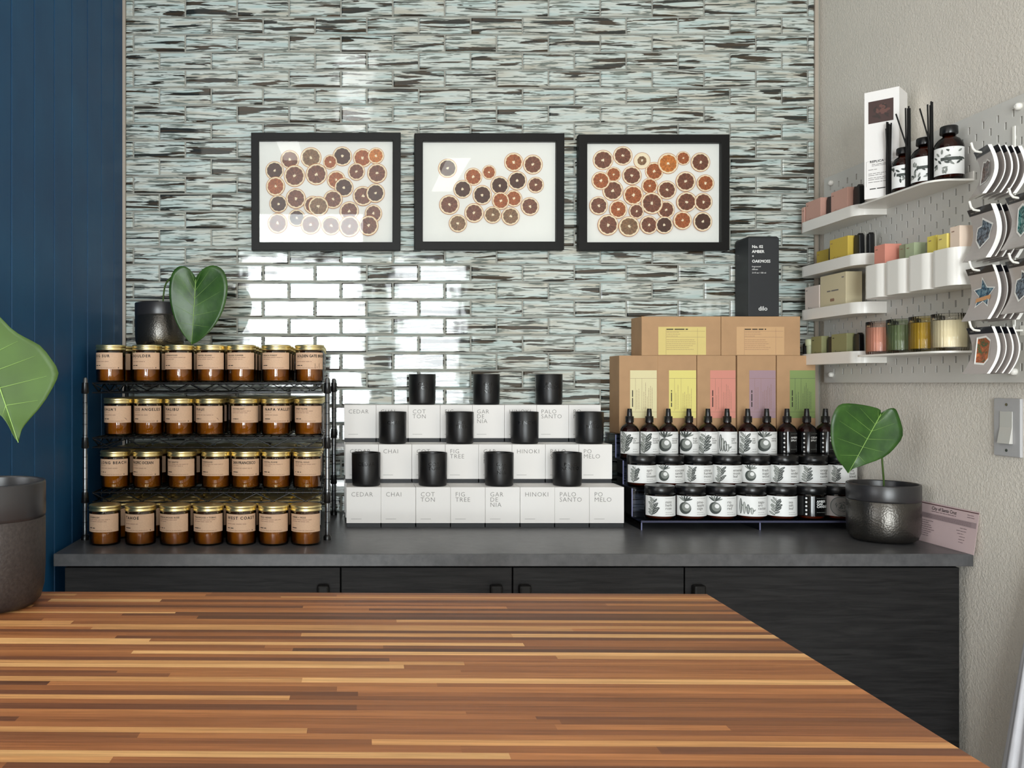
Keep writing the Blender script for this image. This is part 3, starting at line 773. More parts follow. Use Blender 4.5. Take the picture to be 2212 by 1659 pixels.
# ------------------------------------------------------------------ white candle boxes and black cups
BW, BH = 0.0868, 0.1005
NAMES = ['CEDAR', 'CHAI', 'COT\nTON', 'FIG\nTREE', 'GAR\nDE\nNIA', 'HINOKI', 'PALO\nSANTO', 'PO\nMELO']
PLAIN = ['Cedar', 'Chai', 'Cotton', 'Fig Tree', 'Gardenia', 'Hinoki', 'Palo Santo', 'Pomelo']
TIER = [(2.135, -0.0081, 0), (2.2225, -0.0113, 1), (2.310, -0.0150, 2)]
def build_boxes():
    bd = 0.0866; bd2 = bd
    mb = MB(); w = BW-0.0006
    mb.box(-w/2, w/2, 0, bd, 0.0105, BH-0.0002); lidp = mb.build('box_lid', 'whitecard', bevel=0.0006)
    mb = MB(); mb.box(-w/2+0.0012, w/2-0.0012, 0.0012, bd-0.0012, 0, 0.0105); basep = mb.build('box_base', 'blackpaper')
    txt = {}; first = True
    for nm in NAMES:
        mb = MB(); z = BH-0.0235
        t = text(nm, 0.0158, -0.013, 1.12)
        mb.flat(t, front(-w/2+0.0115, -0.0003, z), 0)
        txt[nm] = mb.build('lettering', ['greyink', 'paleink'], fix=False)
    mb = MB(); mb.flat(rect(0, 0, 0.026, 0.0009), front(-w/2+0.0115, -0.0003, 0.0205), 0); small = mb.build('small_print', 'paleink', fix=False)
    tn = ['front', 'middle', 'top']
    for d, xl, k in TIER:
        for i, nm in enumerate(NAMES):
            for lev in range(k+1):
                z = CTR+lev*BH; vis = lev == k
                if vis: lab = 'white %s candle box in the %s row of the stepped display' % (PLAIN[i], tn[k])
                else: lab = 'white candle box stacked under another, hidden behind the rows in front'
                e = empty('candle_box', (xl+BW*(i+0.5), d, z), 0, lab, 'box', 'white candle boxes in the stepped display' if vis else 'white candle boxes hidden under the stepped display')
                e.location.x += random.Random(i*3+k).uniform(-0.0002, 0.0002)
                for p in ([lidp, basep]+([txt[nm], small] if vis else [])):
                    usedp = p.parent is not None
                    o = p.copy() if usedp else p
                    if usedp: COL.objects.link(o)
                    o.parent = e
    # cups
    r, h = 0.0365, 0.0835
    mb = MB(); mb.lathe([(r*0.90, 0), (r*0.96, 0.0015), (r*0.985, 0.006), (r, 0.02), (r*1.01, h-0.001), (r*0.995, h), (r*0.965, h), (r*0.955, h-0.002), (r*0.94, 0.05)], 48, 0, cap1=False)
    cup = mb.build('cup', 'blackmatte')
    mb = MB(); mb.lathe([(r*0.93, 0.05), (r*0.93, 0.066), (0.0005, 0.066)], 32, 0, cap1=False); wax = mb.build('wax', 'whitecard')
    cups = [(1, 2, 912), (4, 2, 1050.5), (6, 2, 1185.5), (1, 1, 848), (3, 1, 993), (5, 1, 1133), (7, 1, 1273), (0, 0, 791), (2, 0, 934.5), (4, 0, 1078), (6, 0, 1225)]
    cups[0] = (2, 2, 912)
    first = True
    for ni, k, px in cups:
        d = TIER[k][0]+0.041
        e = empty('candle_cup', (XX(px, d), d, CTR+BH*(k+1)), 0, 'matte black candle cup standing on the %s row of boxes at the %s box' % (tn[k], PLAIN[ni]), 'candle', 'matte black candle cups on the white boxes')
        for p in (cup, wax):
            o = p if first else p.copy()
            if not first: COL.objects.link(o)
            o.parent = e
        first = False
        mb = MB(); t = text(NAMES[ni], 0.0125, 0.0, 1.15, 'CENTER')
        mb.flat(t, cyl(r, 0.052, 0.0006), 0); mb.build('embossed_name', 'blackgloss', e, fix=False)
build_boxes()

# ------------------------------------------------------------------ acrylic riser with sprays and jars
T = [(2.095, -0.338), (2.165, -0.2645), (2.235, -0.2005), (2.298, -0.1365)]
def build_riser():
    xa, xb, yb = 0.7145, 1.306, 2.392
    e = empty('acrylic_riser', (1.0, 2.25, CTR), label='blue tinted clear acrylic riser stepped up behind, under the spray bottles and jars', cat='display riser')
    o = Vector((-1.0, -2.25, 0))
    zs = [CAMZ+t[1] for t in T]; ys = [t[0] for t in T]
    prof = [(ys[0], CTR), (ys[0], zs[0]), (ys[1], zs[0]), (ys[1], zs[1]), (ys[2], zs[1]), (ys[2], zs[2]), (ys[3], zs[2]), (ys[3], zs[3]), (yb, zs[3]), (yb, CTR)]
    for x in (xa, xb-0.003, 1.005):
        mb = MB(); n = len(prof)
        vs = [(xx+o.x, y+o.y, z-CTR-0.003*(z > CTR+0.01)) for xx in (x, x+0.003) for y, z in prof]
        mb.add(vs, [tuple(range(n)), tuple(range(2*n-1, n-1, -1))], 0)
        mb.add(vs, [(i, (i+1) % n, n+(i+1) % n, n+i) for i in range(n)], 1)
        mb.build('side_panel', ['acrylic', 'acrylicedge'], e)
    for i in range(4):
        y0 = ys[i]; y1 = ys[i+1] if i < 3 else yb; z = zs[i]
        mb = MB(); mb.box(xa+o.x, xb+o.x, y0+o.y, y1+o.y-0.0002, z-0.003-CTR, z-CTR-0.0001)
        mb.build('shelf', 'acrylic', e)
        z0 = CTR if i == 0 else zs[i-1]
        if i: 
            mb = MB(); mb.box(xa+0.003+o.x, xb-0.003+o.x, y0+o.y, y0+0.0025+o.y, z0-CTR, z-CTR-0.003); mb.build('riser_panel', 'acrylic', e)
        else:
            mb = MB(); mb.box(xa+o.x, xb+o.x, y0-0.002+o.y, y0+o.y, z-0.0045-CTR, z-CTR+0.0003); mb.build('front_lip', 'acryliclip', e)
build_riser()
def botanic(mb, rnd, R, Z0, x0, x1, h, kind):
    off = 0.0002
    if kind == 'fruit':
        cx = (x0*0.55+x1*0.45); cy = 0.40*h; r = 0.30*h
        mb.flat(blob(cx, cy, r, r, n=24), cyl(R, Z0, off), 3)
        mb.flat(blob(cx+0.06*h, cy+0.05*h, r*0.72, r*0.72, n=24), cyl(R, Z0, off+0.0001), 2)
        mb.flat(blob(cx+0.10*h, cy+0.10*h, r*0.36, r*0.36, n=18), cyl(R, Z0, off+0.0002), 0)
        for k in range(6):
            a = 0.3+k*0.45; l = 0.20*h
            mb.flat(blob(cx+l*math.cos(a), cy+r+0.10*h+0.4*l*math.sin(a), l*0.9, l*0.20, a, 10), cyl(R, Z0, off+0.0003+k*0.00002), rnd.choice((2, 3)))
    elif kind == 'cactus':
        for k in range(4):
            x = x0+(x1-x0)*(0.08+0.27*k); hh = (0.78, 0.62, 0.50, 0.34)[k]*h
            mb.flat(blob(x, 0.10*h+hh/2, 0.075*h, hh/2, n=18), cyl(R, Z0, off+k*0.00004), (3, 2)[k % 2])
            mb.flat(blob(x, 0.10*h+hh/2, 0.018*h, hh/2.3, n=12), cyl(R, Z0, off+0.0003), 0)
            mb.flat(blob(x+0.10*h, 0.10*h+hh*0.55, 0.09*h, 0.035*h, 0.7, 10), cyl(R, Z0, off+0.0002), 2)
    else:
        sx = x0+(x1-x0)*0.35
        mb.flat(poly([(sx, 0.05*h), (sx+0.0007, 0.05*h), (sx+0.10*h, 0.93*h), (sx+0.10*h-0.0006, 0.93*h)]), cyl(R, Z0, off), 3)
        for k in range(11):
            t = 0.08+0.078*k; sd = 1 if k % 2 else -1; l = rnd.uniform(0.13, 0.20)*h; a = PI/2-sd*rnd.uniform(0.7, 1.1)
            cx = sx+0.10*h*t+l*0.9*math.cos(a); cy = t*h*0.92+l*0.6*math.sin(a)
            mb.flat(blob(cx, min(cy, 0.9*h), l, l*rnd.uniform(0.30, 0.42), a, 12), cyl(R, Z0, off+k*0.00003), (2, 3)[k % 2])
            mb.flat(blob(cx, min(cy, 0.9*h), l*0.75, l*0.04, a, 6), cyl(R, Z0, off+0.0006), 0)
M['artgrey'] = simple('engraved_grey', (134, 138, 132), 0.6)
M['artdark'] = simple('engraved_dark', (66, 72, 68), 0.6)
def wrap_label(R, Z0, H, a, lines, seed, style, parent, fsize):
    rnd = random.Random(seed); mb = MB(); Wd = 2*R*a
    mats = ['whitepaper', 'greyink', 'artgrey', 'artdark', 'ink']
    if style == 'dark': mats = ['blackgloss', 'whitepaper', 'artgrey', 'artdark', 'ink']
    if style == 'grey': mats = ['greylabel', 'artdark', 'artdark', 'greyink', 'ink']
    mb.flat(rect(-Wd/2, 0, Wd/2, H, 26), cyl(R, Z0), 0)
    if style == 'white':
        kw = ' '.join(lines)
        botanic(mb, rnd, R, Z0, -R*1.15, -R*0.25, H, 'cactus' if 'cactus' in kw else 'fruit' if any(q in kw for q in ('sugar', 'apple', 'ruby', 'nut', 'white')) else 'leaves')
        s = bold(text('\n'.join(lines), fsize, 0.0, 1.0), 0.0001)
        mb.flat(shift(s, R*0.02, H*0.66), cyl(R, Z0, 0.0003), 1)
        mb.flat(dashes(rnd, R*0.02, H*0.90, R*0.7, 0.0006), cyl(R, Z0, 0.0003), 1)
        mb.flat(dashes(rnd, R*0.02, H*0.10, R*0.7, 0.0007), cyl(R, Z0, 0.0003), 1)
        mb.flat(dashes(rnd, R*0.02, H*0.20, R*0.5, 0.0007), cyl(R, Z0, 0.0003), 1)
    elif style == 'dark':
        for k in range(5 if H > 0.042 else 4): mb.flat(blob(-R*0.72, H*(0.9-0.2*k), 0.0023, 0.0023, n=14), cyl(R, Z0, 0.0003), 1)
        for k, ln in enumerate(lines): [mb.flat(shift(text(ln, fsize, 0.0), -R*0.10+bx*0.0002, H*(0.70-0.13*k)+by*0.0002), cyl(R, Z0, 0.0003+0.00005*q), 1) for q, (bx, by) in enumerate(BO)]
        mb.flat(dashes(rnd, -R*0.10, H*0.9, R*0.9, 0.0006), cyl(R, Z0, 0.0003), 2)
        mb.flat(dashes(rnd, -R*0.10, H*0.2, R*0.8, 0.0006), cyl(R, Z0, 0.0003), 2)
    else:
        mb.flat(blob(-R*0.35, H*0.5, H*0.50, H*0.50, n=36), cyl(R, Z0, 0.0002), 1)
        mb.flat(blob(-R*0.35, H*0.5, H*0.46, H*0.46, n=36), cyl(R, Z0, 0.0003), 3)
        for k in range(26):
            aa = rnd.uniform(0, 6.28); q = rnd.uniform(0, 0.34)*H
            mb.flat(blob(-R*0.35+q*math.cos(aa), H*0.5+q*math.sin(aa), 0.004, 0.0008, aa+1.6, 8), cyl(R, Z0, 0.0004+k*0.00001), 1)
    o = mb.build('label', mats, parent, fix=False)
    if style != 'white': o['label'] = 'black label with white dots' if style == 'dark' else 'grey label with engraved round fruit'
def build_toiletries():
    # spray bottles
    r = 0.0247; h = 0.082
    mb = MB(); mb.lathe([(r-0.003, 0), (r-0.0005, 0.0015), (r, 0.005), (r, 0.070), (r*0.95, 0.077), (r*0.78, 0.085), (r*0.5, 0.0905), (0.0085, 0.094), (0.0085, 0.099)], 36, 0, cap1=False); body = mb.build('glass_body', 'amberdark')
    mb = MB(); mb.lathe([(r-0.003, 0.004), (r-0.0025, 0.008), (r-0.0025, 0.068), (r*0.6, 0.082), (0.001, 0.083)], 28, 0, cap1=False)
    liquid = mb.build('liquid', simple('amber_liquid', (120, 66, 30), 0.5))
    mb = MB(); mb.lathe([(0.0108, 0.0955), (0.0108, 0.1115), (0.0085, 0.1125)], 28); collar = mb.build('collar', 'blackplastic')
    mb = MB(); mb.lathe([(0.0072, 0.1115), (0.0068, 0.118), (0.0058, 0.131), (0.0054, 0.1322)], 24); mb.box(-0.0016, 0.0016, -0.0085, -0.005, 0.1225, 0.1265); noz = mb.build('nozzle', 'blackplastic')
    sx = [1360, 1402.5, 1443.5, 1488, 1529, 1570.5, 1615, 1656, 1700, 1742.5, 1783]
    sn = [('apri-', 'cot', 'blossom'), ('beach', 'lavender', 'vanilla'), ('coconut', 'sandal', 'wood'), ('fresh', 'sugar', 'wood'), ('lav-', 'ender', 'mint'), ('sagu-', 'aro', 'cactus'), ('sea', 'salt', 'leaf'), ('white', 'citrus'), ('AMBER', 'SPRAY'), ('CEDAR', 'SPRAY'), ('SMOKE', 'SPRAY')]
    des = ['apricot drawing', 'lavender sprig drawing', 'coconut drawing', 'dark fig drawing', 'pale leaf drawing', 'tall cactus drawing', 'ivy leaf drawing', 'half fruit drawing']
    first = True
    for i, (px, nm) in enumerate(zip(sx, sn)):
        d = 2.2665; dark = i >= 8
        ordn = ['first', 'second', 'third', 'fourth', 'fifth', 'sixth', 'seventh', 'eighth'][min(i, 7)]
        lab = ('amber spray bottle with white label, %s from the left on the riser top step' % ordn) if not dark else ('amber spray bottle with black dotted label, %s of the three by the right wall' % ('leftmost', 'middle', 'rightmost')[i-8])
        e = empty('spray_bottle', (XX(px, d), d, CAMZ+T[2][1]), 0, lab, 'spray bottle', 'amber spray bottles on the top step of the riser')
        for p in (body, liquid, collar, noz):
            o = p if first else p.copy()
            if not first: COL.objects.link(o)
            o.parent = e
        first = False
        wrap_label(r+0.0003, 0.014, 0.058-0.0, 1.45, nm, 50+i, 'dark' if dark else 'white', e, 0.0068 if not dark else 0.0066)
    # squat jars
    def jar(r, h):
        mb = MB(); mb.lathe([(r-0.006, 0), (r-0.002, 0.0015), (r, 0.006), (r, h-0.022), (r-0.002, h-0.0185)], 44, 0, cap1=False); b = mb.build('glass_body', 'amberdark')
        mb = MB(); mb.lathe([(r-0.006, 0.004), (r-0.003, 0.008), (r-0.003, h-0.028)], 32); wx = mb.build('wax', simple('pale_wax', (206, 176, 130), 0.6))
        mb = MB(); mb.lathe([(r-0.0015, h-0.020), (r-0.0005, h-0.019), (r-0.0005, h-0.0012), (r-0.002, h)], 44); l = mb.build('lid', 'blackplastic')
        return b, wx, l
    midx = [1385.5, 1446, 1507, 1569, 1631, 1692, 1754, 1816]
    midn = [('apri-', 'cot', 'blossom'), ('coconut', 'sandal', 'wood'), ('citrus', 'harvest', 'moon'), ('emerald', 'moon', 'leaf'), ('fresh', 'sugar', 'wood'), ('lav-', 'ender', 'mint'), ('orange', 'vanilla', 'castile'), ('thai', 'basil', 'blend')]
    botx = [1425, 1492, 1556, 1621.5, 1686.5, 1750, 1811]
    botn = [('mint', 'herb', 'rose'), ('pine-', 'apple', 'sage'), ('rio', 'ruby', 'red'), ('sagu-', 'aro', 'cactus'), ('sea', 'salt', 'leaf'), ('AMBER', 'OAK', 'CANDLE'), ('',)]
    botd = ['a mint sprig', 'a round pineapple sage fruit', 'a ruby fruit', 'a tall cactus', 'ivy leaves']
    w8 = ['first', 'second', 'third', 'fourth', 'fifth', 'sixth', 'seventh', 'last']
    for xs, ns, d, z, rr, hh, nmr in ((midx, midn, 2.2025, CAMZ+T[1][1], 0.0366, 0.079, 'middle'), (botx, botn, 2.1318, CAMZ+T[0][1], 0.0366, 0.083, 'bottom')):
        ps = jar(rr, hh); first = True
        for i, (px, nm) in enumerate(zip(xs, ns)):
            st = 'white'
            if nmr == 'bottom' and i == 5: st = 'dark'
            if nmr == 'bottom' and i == 6: st = 'grey'
            if nmr == 'bottom' and i == 5: lab = 'black-lidded amber jar with black dotted label on the riser bottom step'
            elif nmr == 'bottom' and i == 6: lab = 'black-lidded jar with grey round-fruit label, half hidden behind the right plant pot'
            else: lab = 'black-lidded amber jar with white botanical label, %s from the left on the riser %s step' % (w8[i] if not (nmr == 'middle' and i == 7) else 'eighth', nmr)
            e = empty('lidded_jar', (XX(px, d), d, z), 0, lab, 'candle jar', 'black-lidded jars on the %s step of the riser' % nmr)
            for p in ps:
                o = p if first else p.copy()
                if not first: COL.objects.link(o)
                o.parent = e
            first = False
            wrap_label(rr+0.0003, 0.010, hh-0.034, 1.45, nm, 80+i+(20 if nmr == 'middle' else 0), st, e, 0.0094 if st == 'white' else 0.0078)
build_toiletries()

# ------------------------------------------------------------------ kraft boxes and the black box
def build_kraft():
    d0 = 2.308; dep = 0.086; k = d0/F
    zb = CAMZ+T[3][1]; hz = ZZ(768, d0)
    cols = [('cream', (226, 216, 170)), ('yellow', (228, 216, 128)), ('salmon', (214, 142, 126)), ('mauve', (166, 138, 146)), ('green', (132, 152, 92))]
    xs = [1337.5, 1421, 1506, 1592.5, 1678]
    lx = [(1361, 1418.5), (1445, 1503.5), (1534, 1590), (1618.5, 1676), (1706, 1762)]
    for i, (nm, c) in enumerate(cols):
        x0 = XX(xs[i], d0); x1 = x0+0.1045; cx = (x0+x1)/2
        e = empty('kraft_box', (cx, d0, zb), 0, 'upright brown kraft box with a %s label, behind the spray bottles' % nm, 'box', 'kraft boxes stacked behind the spray bottles')
        mb = MB(); mb.box(x0-cx, x1-cx, 0, dep, 0, hz-zb); mb.build('carton', 'kraft', e, bevel=0.0008)
        a, b = XX(lx[i][0], d0)-cx, min(XX(lx[i][1], d0), x1-0.001)-cx
        z0, z1 = ZZ(903, d0)-zb, ZZ(800, d0)-zb
        rnd = random.Random(i); mb = MB(); M['kl'+nm] = simple('label_'+nm, c, 0.7)
        mb.flat(rect(a, z0, b, z1), front(0, -0.0004, 0), 0)
        W = b-a; zt = z1-0.022
        mb.flat(rect(a, zt, b, zt+0.0006), front(0, -0.0006, 0), 1)
        mb.flat(rect(a+W*0.2, z0+0.02, a+W*0.2+0.0005, zt), front(0, -0.0006, 0), 1)
        mb.flat(rect(a+W*0.44, z0+0.02, a+W*0.44+0.0005, zt), front(0, -0.0006, 0), 1)
        mb.flat(rect(a, z0+0.016, b, z0+0.0166), front(0, -0.0006, 0), 1)
        tt = dashes(rnd, 0, 0, 0.045, 0.0026)
        mb.flat(([(a+0.008-y, z0+0.030+x) for x, y in tt[0]], tt[1]), front(0, -0.0006, 0), 2)
        for q in range(8):
            L = rnd.uniform(0.035, 0.075); xx = a+W*(0.26+0.075*q) if q < 2 else a+W*(0.40+0.062*q)
            g = dashes(rnd, 0, 0, L, 0.0008)
            mb.flat(([(xx-y, z0+0.024+x) for x, y in g[0]], g[1]), front(0, -0.0006, 0), 1)
        mb.build('paper_label', ['kl'+nm, 'brownink' if i != 4 else 'artdark', 'ink'], e, fix=False)['label'] = '%s paper label with sideways writing' % nm
    zt = hz+0.0003; z2 = ZZ(683.5, d0)
    for i, (a, b, la, lb, c, nm) in enumerate(((1386, 1557, 1422, 1525, (218, 198, 126), 'yellow'), (1558, 1728.5, 1591, 1694, (206, 166, 122), 'tan'))):
        x0, x1 = XX(a, d0), XX(b, d0); cx = (x0+x1)/2
        e = empty('kraft_box', (cx, d0, zt), 0, 'flat brown kraft box with a %s label, lying across the upright boxes' % nm, 'box', 'kraft boxes stacked behind the spray bottles')
        mb = MB(); mb.box(x0-cx, x1-cx, 0, dep, 0, z2-zt); mb.build('carton', 'kraft', e, bevel=0.0008)
        a, b = XX(la, d0)-cx, XX(lb, d0)-cx; z0, z1 = 0.0015, ZZ(706, d0)-zt
        rnd = random.Random(i+40); mb = MB(); M['kf'+nm] = simple('flat_label_'+nm, c, 0.7); W = b-a
        mb.flat(rect(a, z0, b, z1), front(0, -0.0004, 0), 0)
        mb.flat(dashes(rnd, a+W*0.17, z1-0.008, W*0.45, 0.0028), front(0, -0.0006, 0), 2)
        for q in range(10):
            if q == 3: continue
            L = W*rnd.uniform(0.2, 0.42) if q < 3 else W*rnd.uniform(0.4, 0.62)
            mb.flat(dashes(rnd, a+W*0.17, z1-0.015-0.0052*q, L, 0.0008), front(0, -0.0006, 0), 1)
        for xx in (a+W*0.16, a+W*0.82): mb.flat(rect(xx, z0, xx+0.0005, z1-0.004), front(0, -0.0006, 0), 1)
        for zz in (z1-0.012, z1-0.028): mb.flat(rect(a+W*0.16, zz, b-W*0.02, zz+0.0005), front(0, -0.0006, 0), 1)
        mb.build('paper_label', ['kf'+nm, 'brownink', 'ink'], e, fix=False)['label'] = '%s paper label with writing' % nm
    # tall black carton
    x0, x1 = XX(1617, d0), XX(1683, d0); cx = (x0+x1)/2; H = ZZ(510, d0)-z2; w = (x1-x0)/2
    e = empty('tall_box', (cx, d0, z2+0.0003), 0, 'tall black carton with white lettering standing on the kraft boxes', 'box')
    mb = MB(); c = 0.006
    loop = [(-w, 0), (w, 0), (w+0.0, dep*0.94), (-w, dep*0.94)]
    vs = [(x, y, 0) for x, y in loop]+[(x, y, H-c) for x, y in loop]+[(-w+0.003, 0.006, H), (w-0.003, 0.006, H), (w-0.003, dep*0.90, H), (-w+0.003, dep*0.90, H)]
    mb.add(vs, [(0, 1, 2, 3), (8, 9, 10, 11)]+[(i, (i+1) % 4, 4+(i+1) % 4, 4+i) for i in range(4)]+[(4+i, 4+(i+1) % 4, 8+(i+1) % 4, 8+i) for i in range(4)])
    mb.build('carton', 'blackpaper', e, bevel=0.0012)
    mb = MB(); k = d0/F
    for s, sz, py in (('No. 02', 0.0108, 536), ('AMBER', 0.0108, 546.5), ('+', 0.009, 556), ('OAKMOSS', 0.0108, 567.5)):
        for q, (bx, by) in enumerate(BO): mb.flat(shift(text(s, sz, 0.0, 0.98), -w+0.009+bx*0.00035, H-(py-510)*k+by*0.0003), front(0, -0.0005-0.00005*q, 0), 0)
    for s, py in (('fragranced', 577.5), ('diffuser', 583.5), ('3.4 fl oz / 100 ml', 591)):
        mb.flat(shift(text(s, 0.0056), -w+0.009, H-(py-510)*k), front(0, -0.0005, 0), 0)
    mb.flat(shift(text('dilo', 0.0165, 0.01, 1.0, 'CENTER'), -w+0.0385, H-(671-510)*k), front(0, -0.0005, 0), 0)
    mb.build('lettering', 'whitepaper', e, fix=False)
build_kraft()

# ------------------------------------------------------------------ pegboard on the right wall
PX = 1.305      # board front
def build_pegboard():
    y0, y1 = 1.51, 2.35; z0, z1 = CAMZ+0.0005, CAMZ+0.5605; t = 0.005
    e = empty('pegboard', (PX, (y0+y1)/2, z0), label='grey-white slotted pegboard mounted on the right wall', cat='pegboard')
    o = Vector((-PX, -(y0+y1)/2, -z0)); c = 0.02; mb = MB()
    ny = int(round((y1-y0)/c)); nz = int(round((z1-z0)/c)); sw, sh = 0.0027, 0.0075
    vid = {}
    def V(y, z, b=0):
        k = (round(y, 5), round(z, 5), b)
        if k not in vid:
            vid[k] = len(mb.v); mb.v.append((PX+b*t+o.x, y+o.y, z+o.z))
        return vid[k]
    def face(ids): mb.f.append(tuple(ids)); mb.m.append(0); mb.sm.append(False)
    for i in range(ny):
        for j in range(nz):
            a, b = y0+i*c, y0+(i+1)*c; p, q = z0+j*c, z0+(j+1)*c
            hole = (i+j) % 2 == 0 and 0 < i < ny-1 and 0 < j < nz-1
            for bk in (0, 1):
                C = [V(a, p, bk), V(b, p, bk), V(b, q, bk), V(a, q, bk)]
                if not hole: face(C)
                else:
                    my, mz = (a+b)/2, (p+q)/2
                    I = [V(my-sw, mz-sh, bk), V(my+sw, mz-sh, bk), V(my+sw, mz+sh, bk), V(my-sw, mz+sh, bk)]
                    for k in range(4): face([C[k], C[(k+1) % 4], I[(k+1) % 4], I[k]])
            if hole:
                my, mz = (a+b)/2, (p+q)/2; cs = [(my-sw, mz-sh), (my+sw, mz-sh), (my+sw, mz+sh), (my-sw, mz+sh)]
                for k in range(4):
                    u, v = cs[k], cs[(k+1) % 4]; face([V(u[0], u[1], 0), V(v[0], v[1], 0), V(v[0], v[1], 1), V(u[0], u[1], 1)])
    for i in range(ny):
        a, b = y0+i*c, y0+(i+1)*c
        for z in (z0, z1): face([V(a, z, 0), V(b, z, 0), V(b, z, 1), V(a, z, 1)])
    for j in range(nz):
        a, b = z0+j*c, z0+(j+1)*c
        for y in (y0, y1): face([V(y, a, 0), V(y, b, 0), V(y, b, 1), V(y, a, 1)])
    mb.build('board', 'pegboard', e)
    for y, z in ((2.31, CAMZ+0.022), (2.31, CAMZ+0.540), (1.675, CAMZ+0.022), (1.663, CAMZ+0.538)):
        mb = MB(); pts = [Vector((PX-0.010, y, z))+o, Vector((PX-0.008, y, z))+o, Vector((PX-0.001, y, z))+o, Vector((PX+0.0005, y, z))+o, Vector((RIGHT+0.0005, y, z))+o]
        mb.tube(pts, [0.003, 0.0065, 0.0075, 0.005, 0.005], 16); mb.build('mounting_knob', 'whiteplastic', e)
build_pegboard()
def round_plan(y0, y1, xb, xf, r, t=0, n=16):      # loop; wall side at xb, room side at xf (< xb)
    a0, a1, b, f = y0+t, y1-t, xb-t, xf+t; r = max(r-t, 0.0005); L = [(b, a0)]
    for i in range(n+1):
        a = PI/2*i/n; L.append((f+r-r*math.sin(a), a0+r-r*math.cos(a)))
    for i in range(n+1):
        a = PI/2*i/n; L.append((f+r-r*math.cos(a), a1-r+r*math.sin(a)))
    L.append((b, a1)); return L
def tray(name, y0, y1, xf, z0, h, r, label, cat, group, t=0.0018, mat='whiteplastic'):
    cy = (y0+y1)/2; e = empty(name, (PX, cy, z0), 0, label, cat, group)
    o = (-PX, -cy); mb = MB()
    xb = PX-0.0003
    A = [(x+o[0], y+o[1]) for x, y in round_plan(y0, y1, xb, xf, r)]; B = [(x+o[0], y+o[1]) for x, y in round_plan(y0, y1, xb, xf, r, t)]
    n = len(A); vs = [(x, y, 0) for x, y in A]+[(x, y, h) for x, y in A]+[(x, y, h) for x, y in B]+[(x, y, t) for x, y in B]
    fs = []
    for i in range(n):
        j = (i+1) % n; fs += [(i, j, n+j, n+i), (n+i, n+j, 2*n+j, 2*n+i), (2*n+i, 2*n+j, 3*n+j, 3*n+i)]
    mb.add(vs, fs, 0, False); mb.add(vs[:n], [tuple(range(n))]); mb.add(vs[3*n:], [tuple(range(n))])
    mb.build('tray', mat, e); 
    for yy in (y0+0.018, y1-0.018):
        mb = MB(); mb.box(-0.0001, 0.006, yy-0.0018-cy, yy+0.0018-cy, h*0.3, h*0.3+0.008); mb.build('peg_hook', mat, e)
    return e
SH = []
def build_shelves():
    nm = ['top', 'second', 'third', 'bottom']
    for i, (py0, py1) in enumerate(((506.7, 485.0), (601.3, 579.5), (694, 672), (789, 766))):
        z0 = CAMZ+(VY-py0)*2.355/F; z1 = CAMZ+(VY-py1)*2.355/F
        tray('lipped_shelf', 2.075, 2.355, 1.2335, z0, z1-z0, 0.034, 'white lipped pegboard shelf with rounded corner, %s of the four next to the tiled wall' % nm[i], 'shelf', 'white lipped shelves on the pegboard')
        SH.append(z0+0.0018)
    ys = [2.0255, 1.9475, 1.8695, 1.7915]
    for i, y1 in enumerate(ys):
        tray('wall_container', y1-0.0765, y1, 1.2135, CAMZ+0.1975, 0.0765, 0.022, 'white rounded plastic cup on the pegboard, %s of four from the tiled wall' % ('first', 'second', 'third', 'fourth')[i], 'container', 'white cups hanging on the pegboard')
    for nm, z, y0, y1 in (('upper', CAMZ+0.4265, 1.784, 2.075), ('lower', CAMZ+0.0665, 1.762, 2.078)):
        cy = (y0+y1)/2; e = empty('flat_shelf', (PX, cy, z), 0, 'flat white pegboard shelf, %s' % ('upper one carrying the reed diffusers and tall white box' if nm == 'upper' else 'lower one carrying the ribbed glass candles'), 'shelf', 'flat white shelves on the pegboard')
        L = [(x-PX, y-cy) for x, y in round_plan(y0, y1, PX-0.0003, 1.2185, 0.04)]
        mb = MB(); mb.prism(L, -0.004, 0); mb.box(-0.003, -0.0003, y0-cy, y1-cy, 0, 0.016); mb.build('shelf_board', 'whiteplastic', e, bevel=0.0008)
        for yy in (y0+0.03, y1-0.03):
            mb = MB(); mb.box(-0.0001, 0.006, yy-0.0018-cy, yy+0.0018-cy, 0.004, 0.012); mb.build('peg_hook', 'whiteplastic', e)
build_shelves()
ZU, ZL = CAMZ+0.4265, CAMZ+0.0665

def carton(y_far, y_near, xf, xb, z0, h, rgb, label, group, words=(), sidecol=None, dot=True, rz=0, cat='box', ink='brownink'):
    cx, cy = (xf+xb)/2, (y_far+y_near)/2; e = empty('small_box', (cx, cy, z0+0.0002), rz, label, cat, group)
    hx, hy = abs(xb-xf)/2, abs(y_far-y_near)/2; mb = MB(); mb.box(-hx, hx, -hy, hy, 0, h)
    key = 'c%d_%d_%d' % rgb
    if key not in M: M[key] = simple('carton_%d_%d_%d' % rgb, rgb, 0.55, bmp=0.03)
    mb.build('carton', key, e, bevel=0.0006)
    mb = MB(); fn = wallface(-hx-0.0003, hy, 0)
    if dot: mb.flat(dashes(random.Random(1), 0.005, h-0.011, 0.008, 0.002), fn, 0)
    if words:
        mb.flat(shift(text(words, 0.0125, -0.005), 0.016, 0.012+0.012), fn, 0)
        mb.flat(dashes(random.Random(2), 0.016, 0.018, 0.03, 0.001), fn, 0)
    if dot or words: mb.build('printing', ink, e, fix=False)
    return e
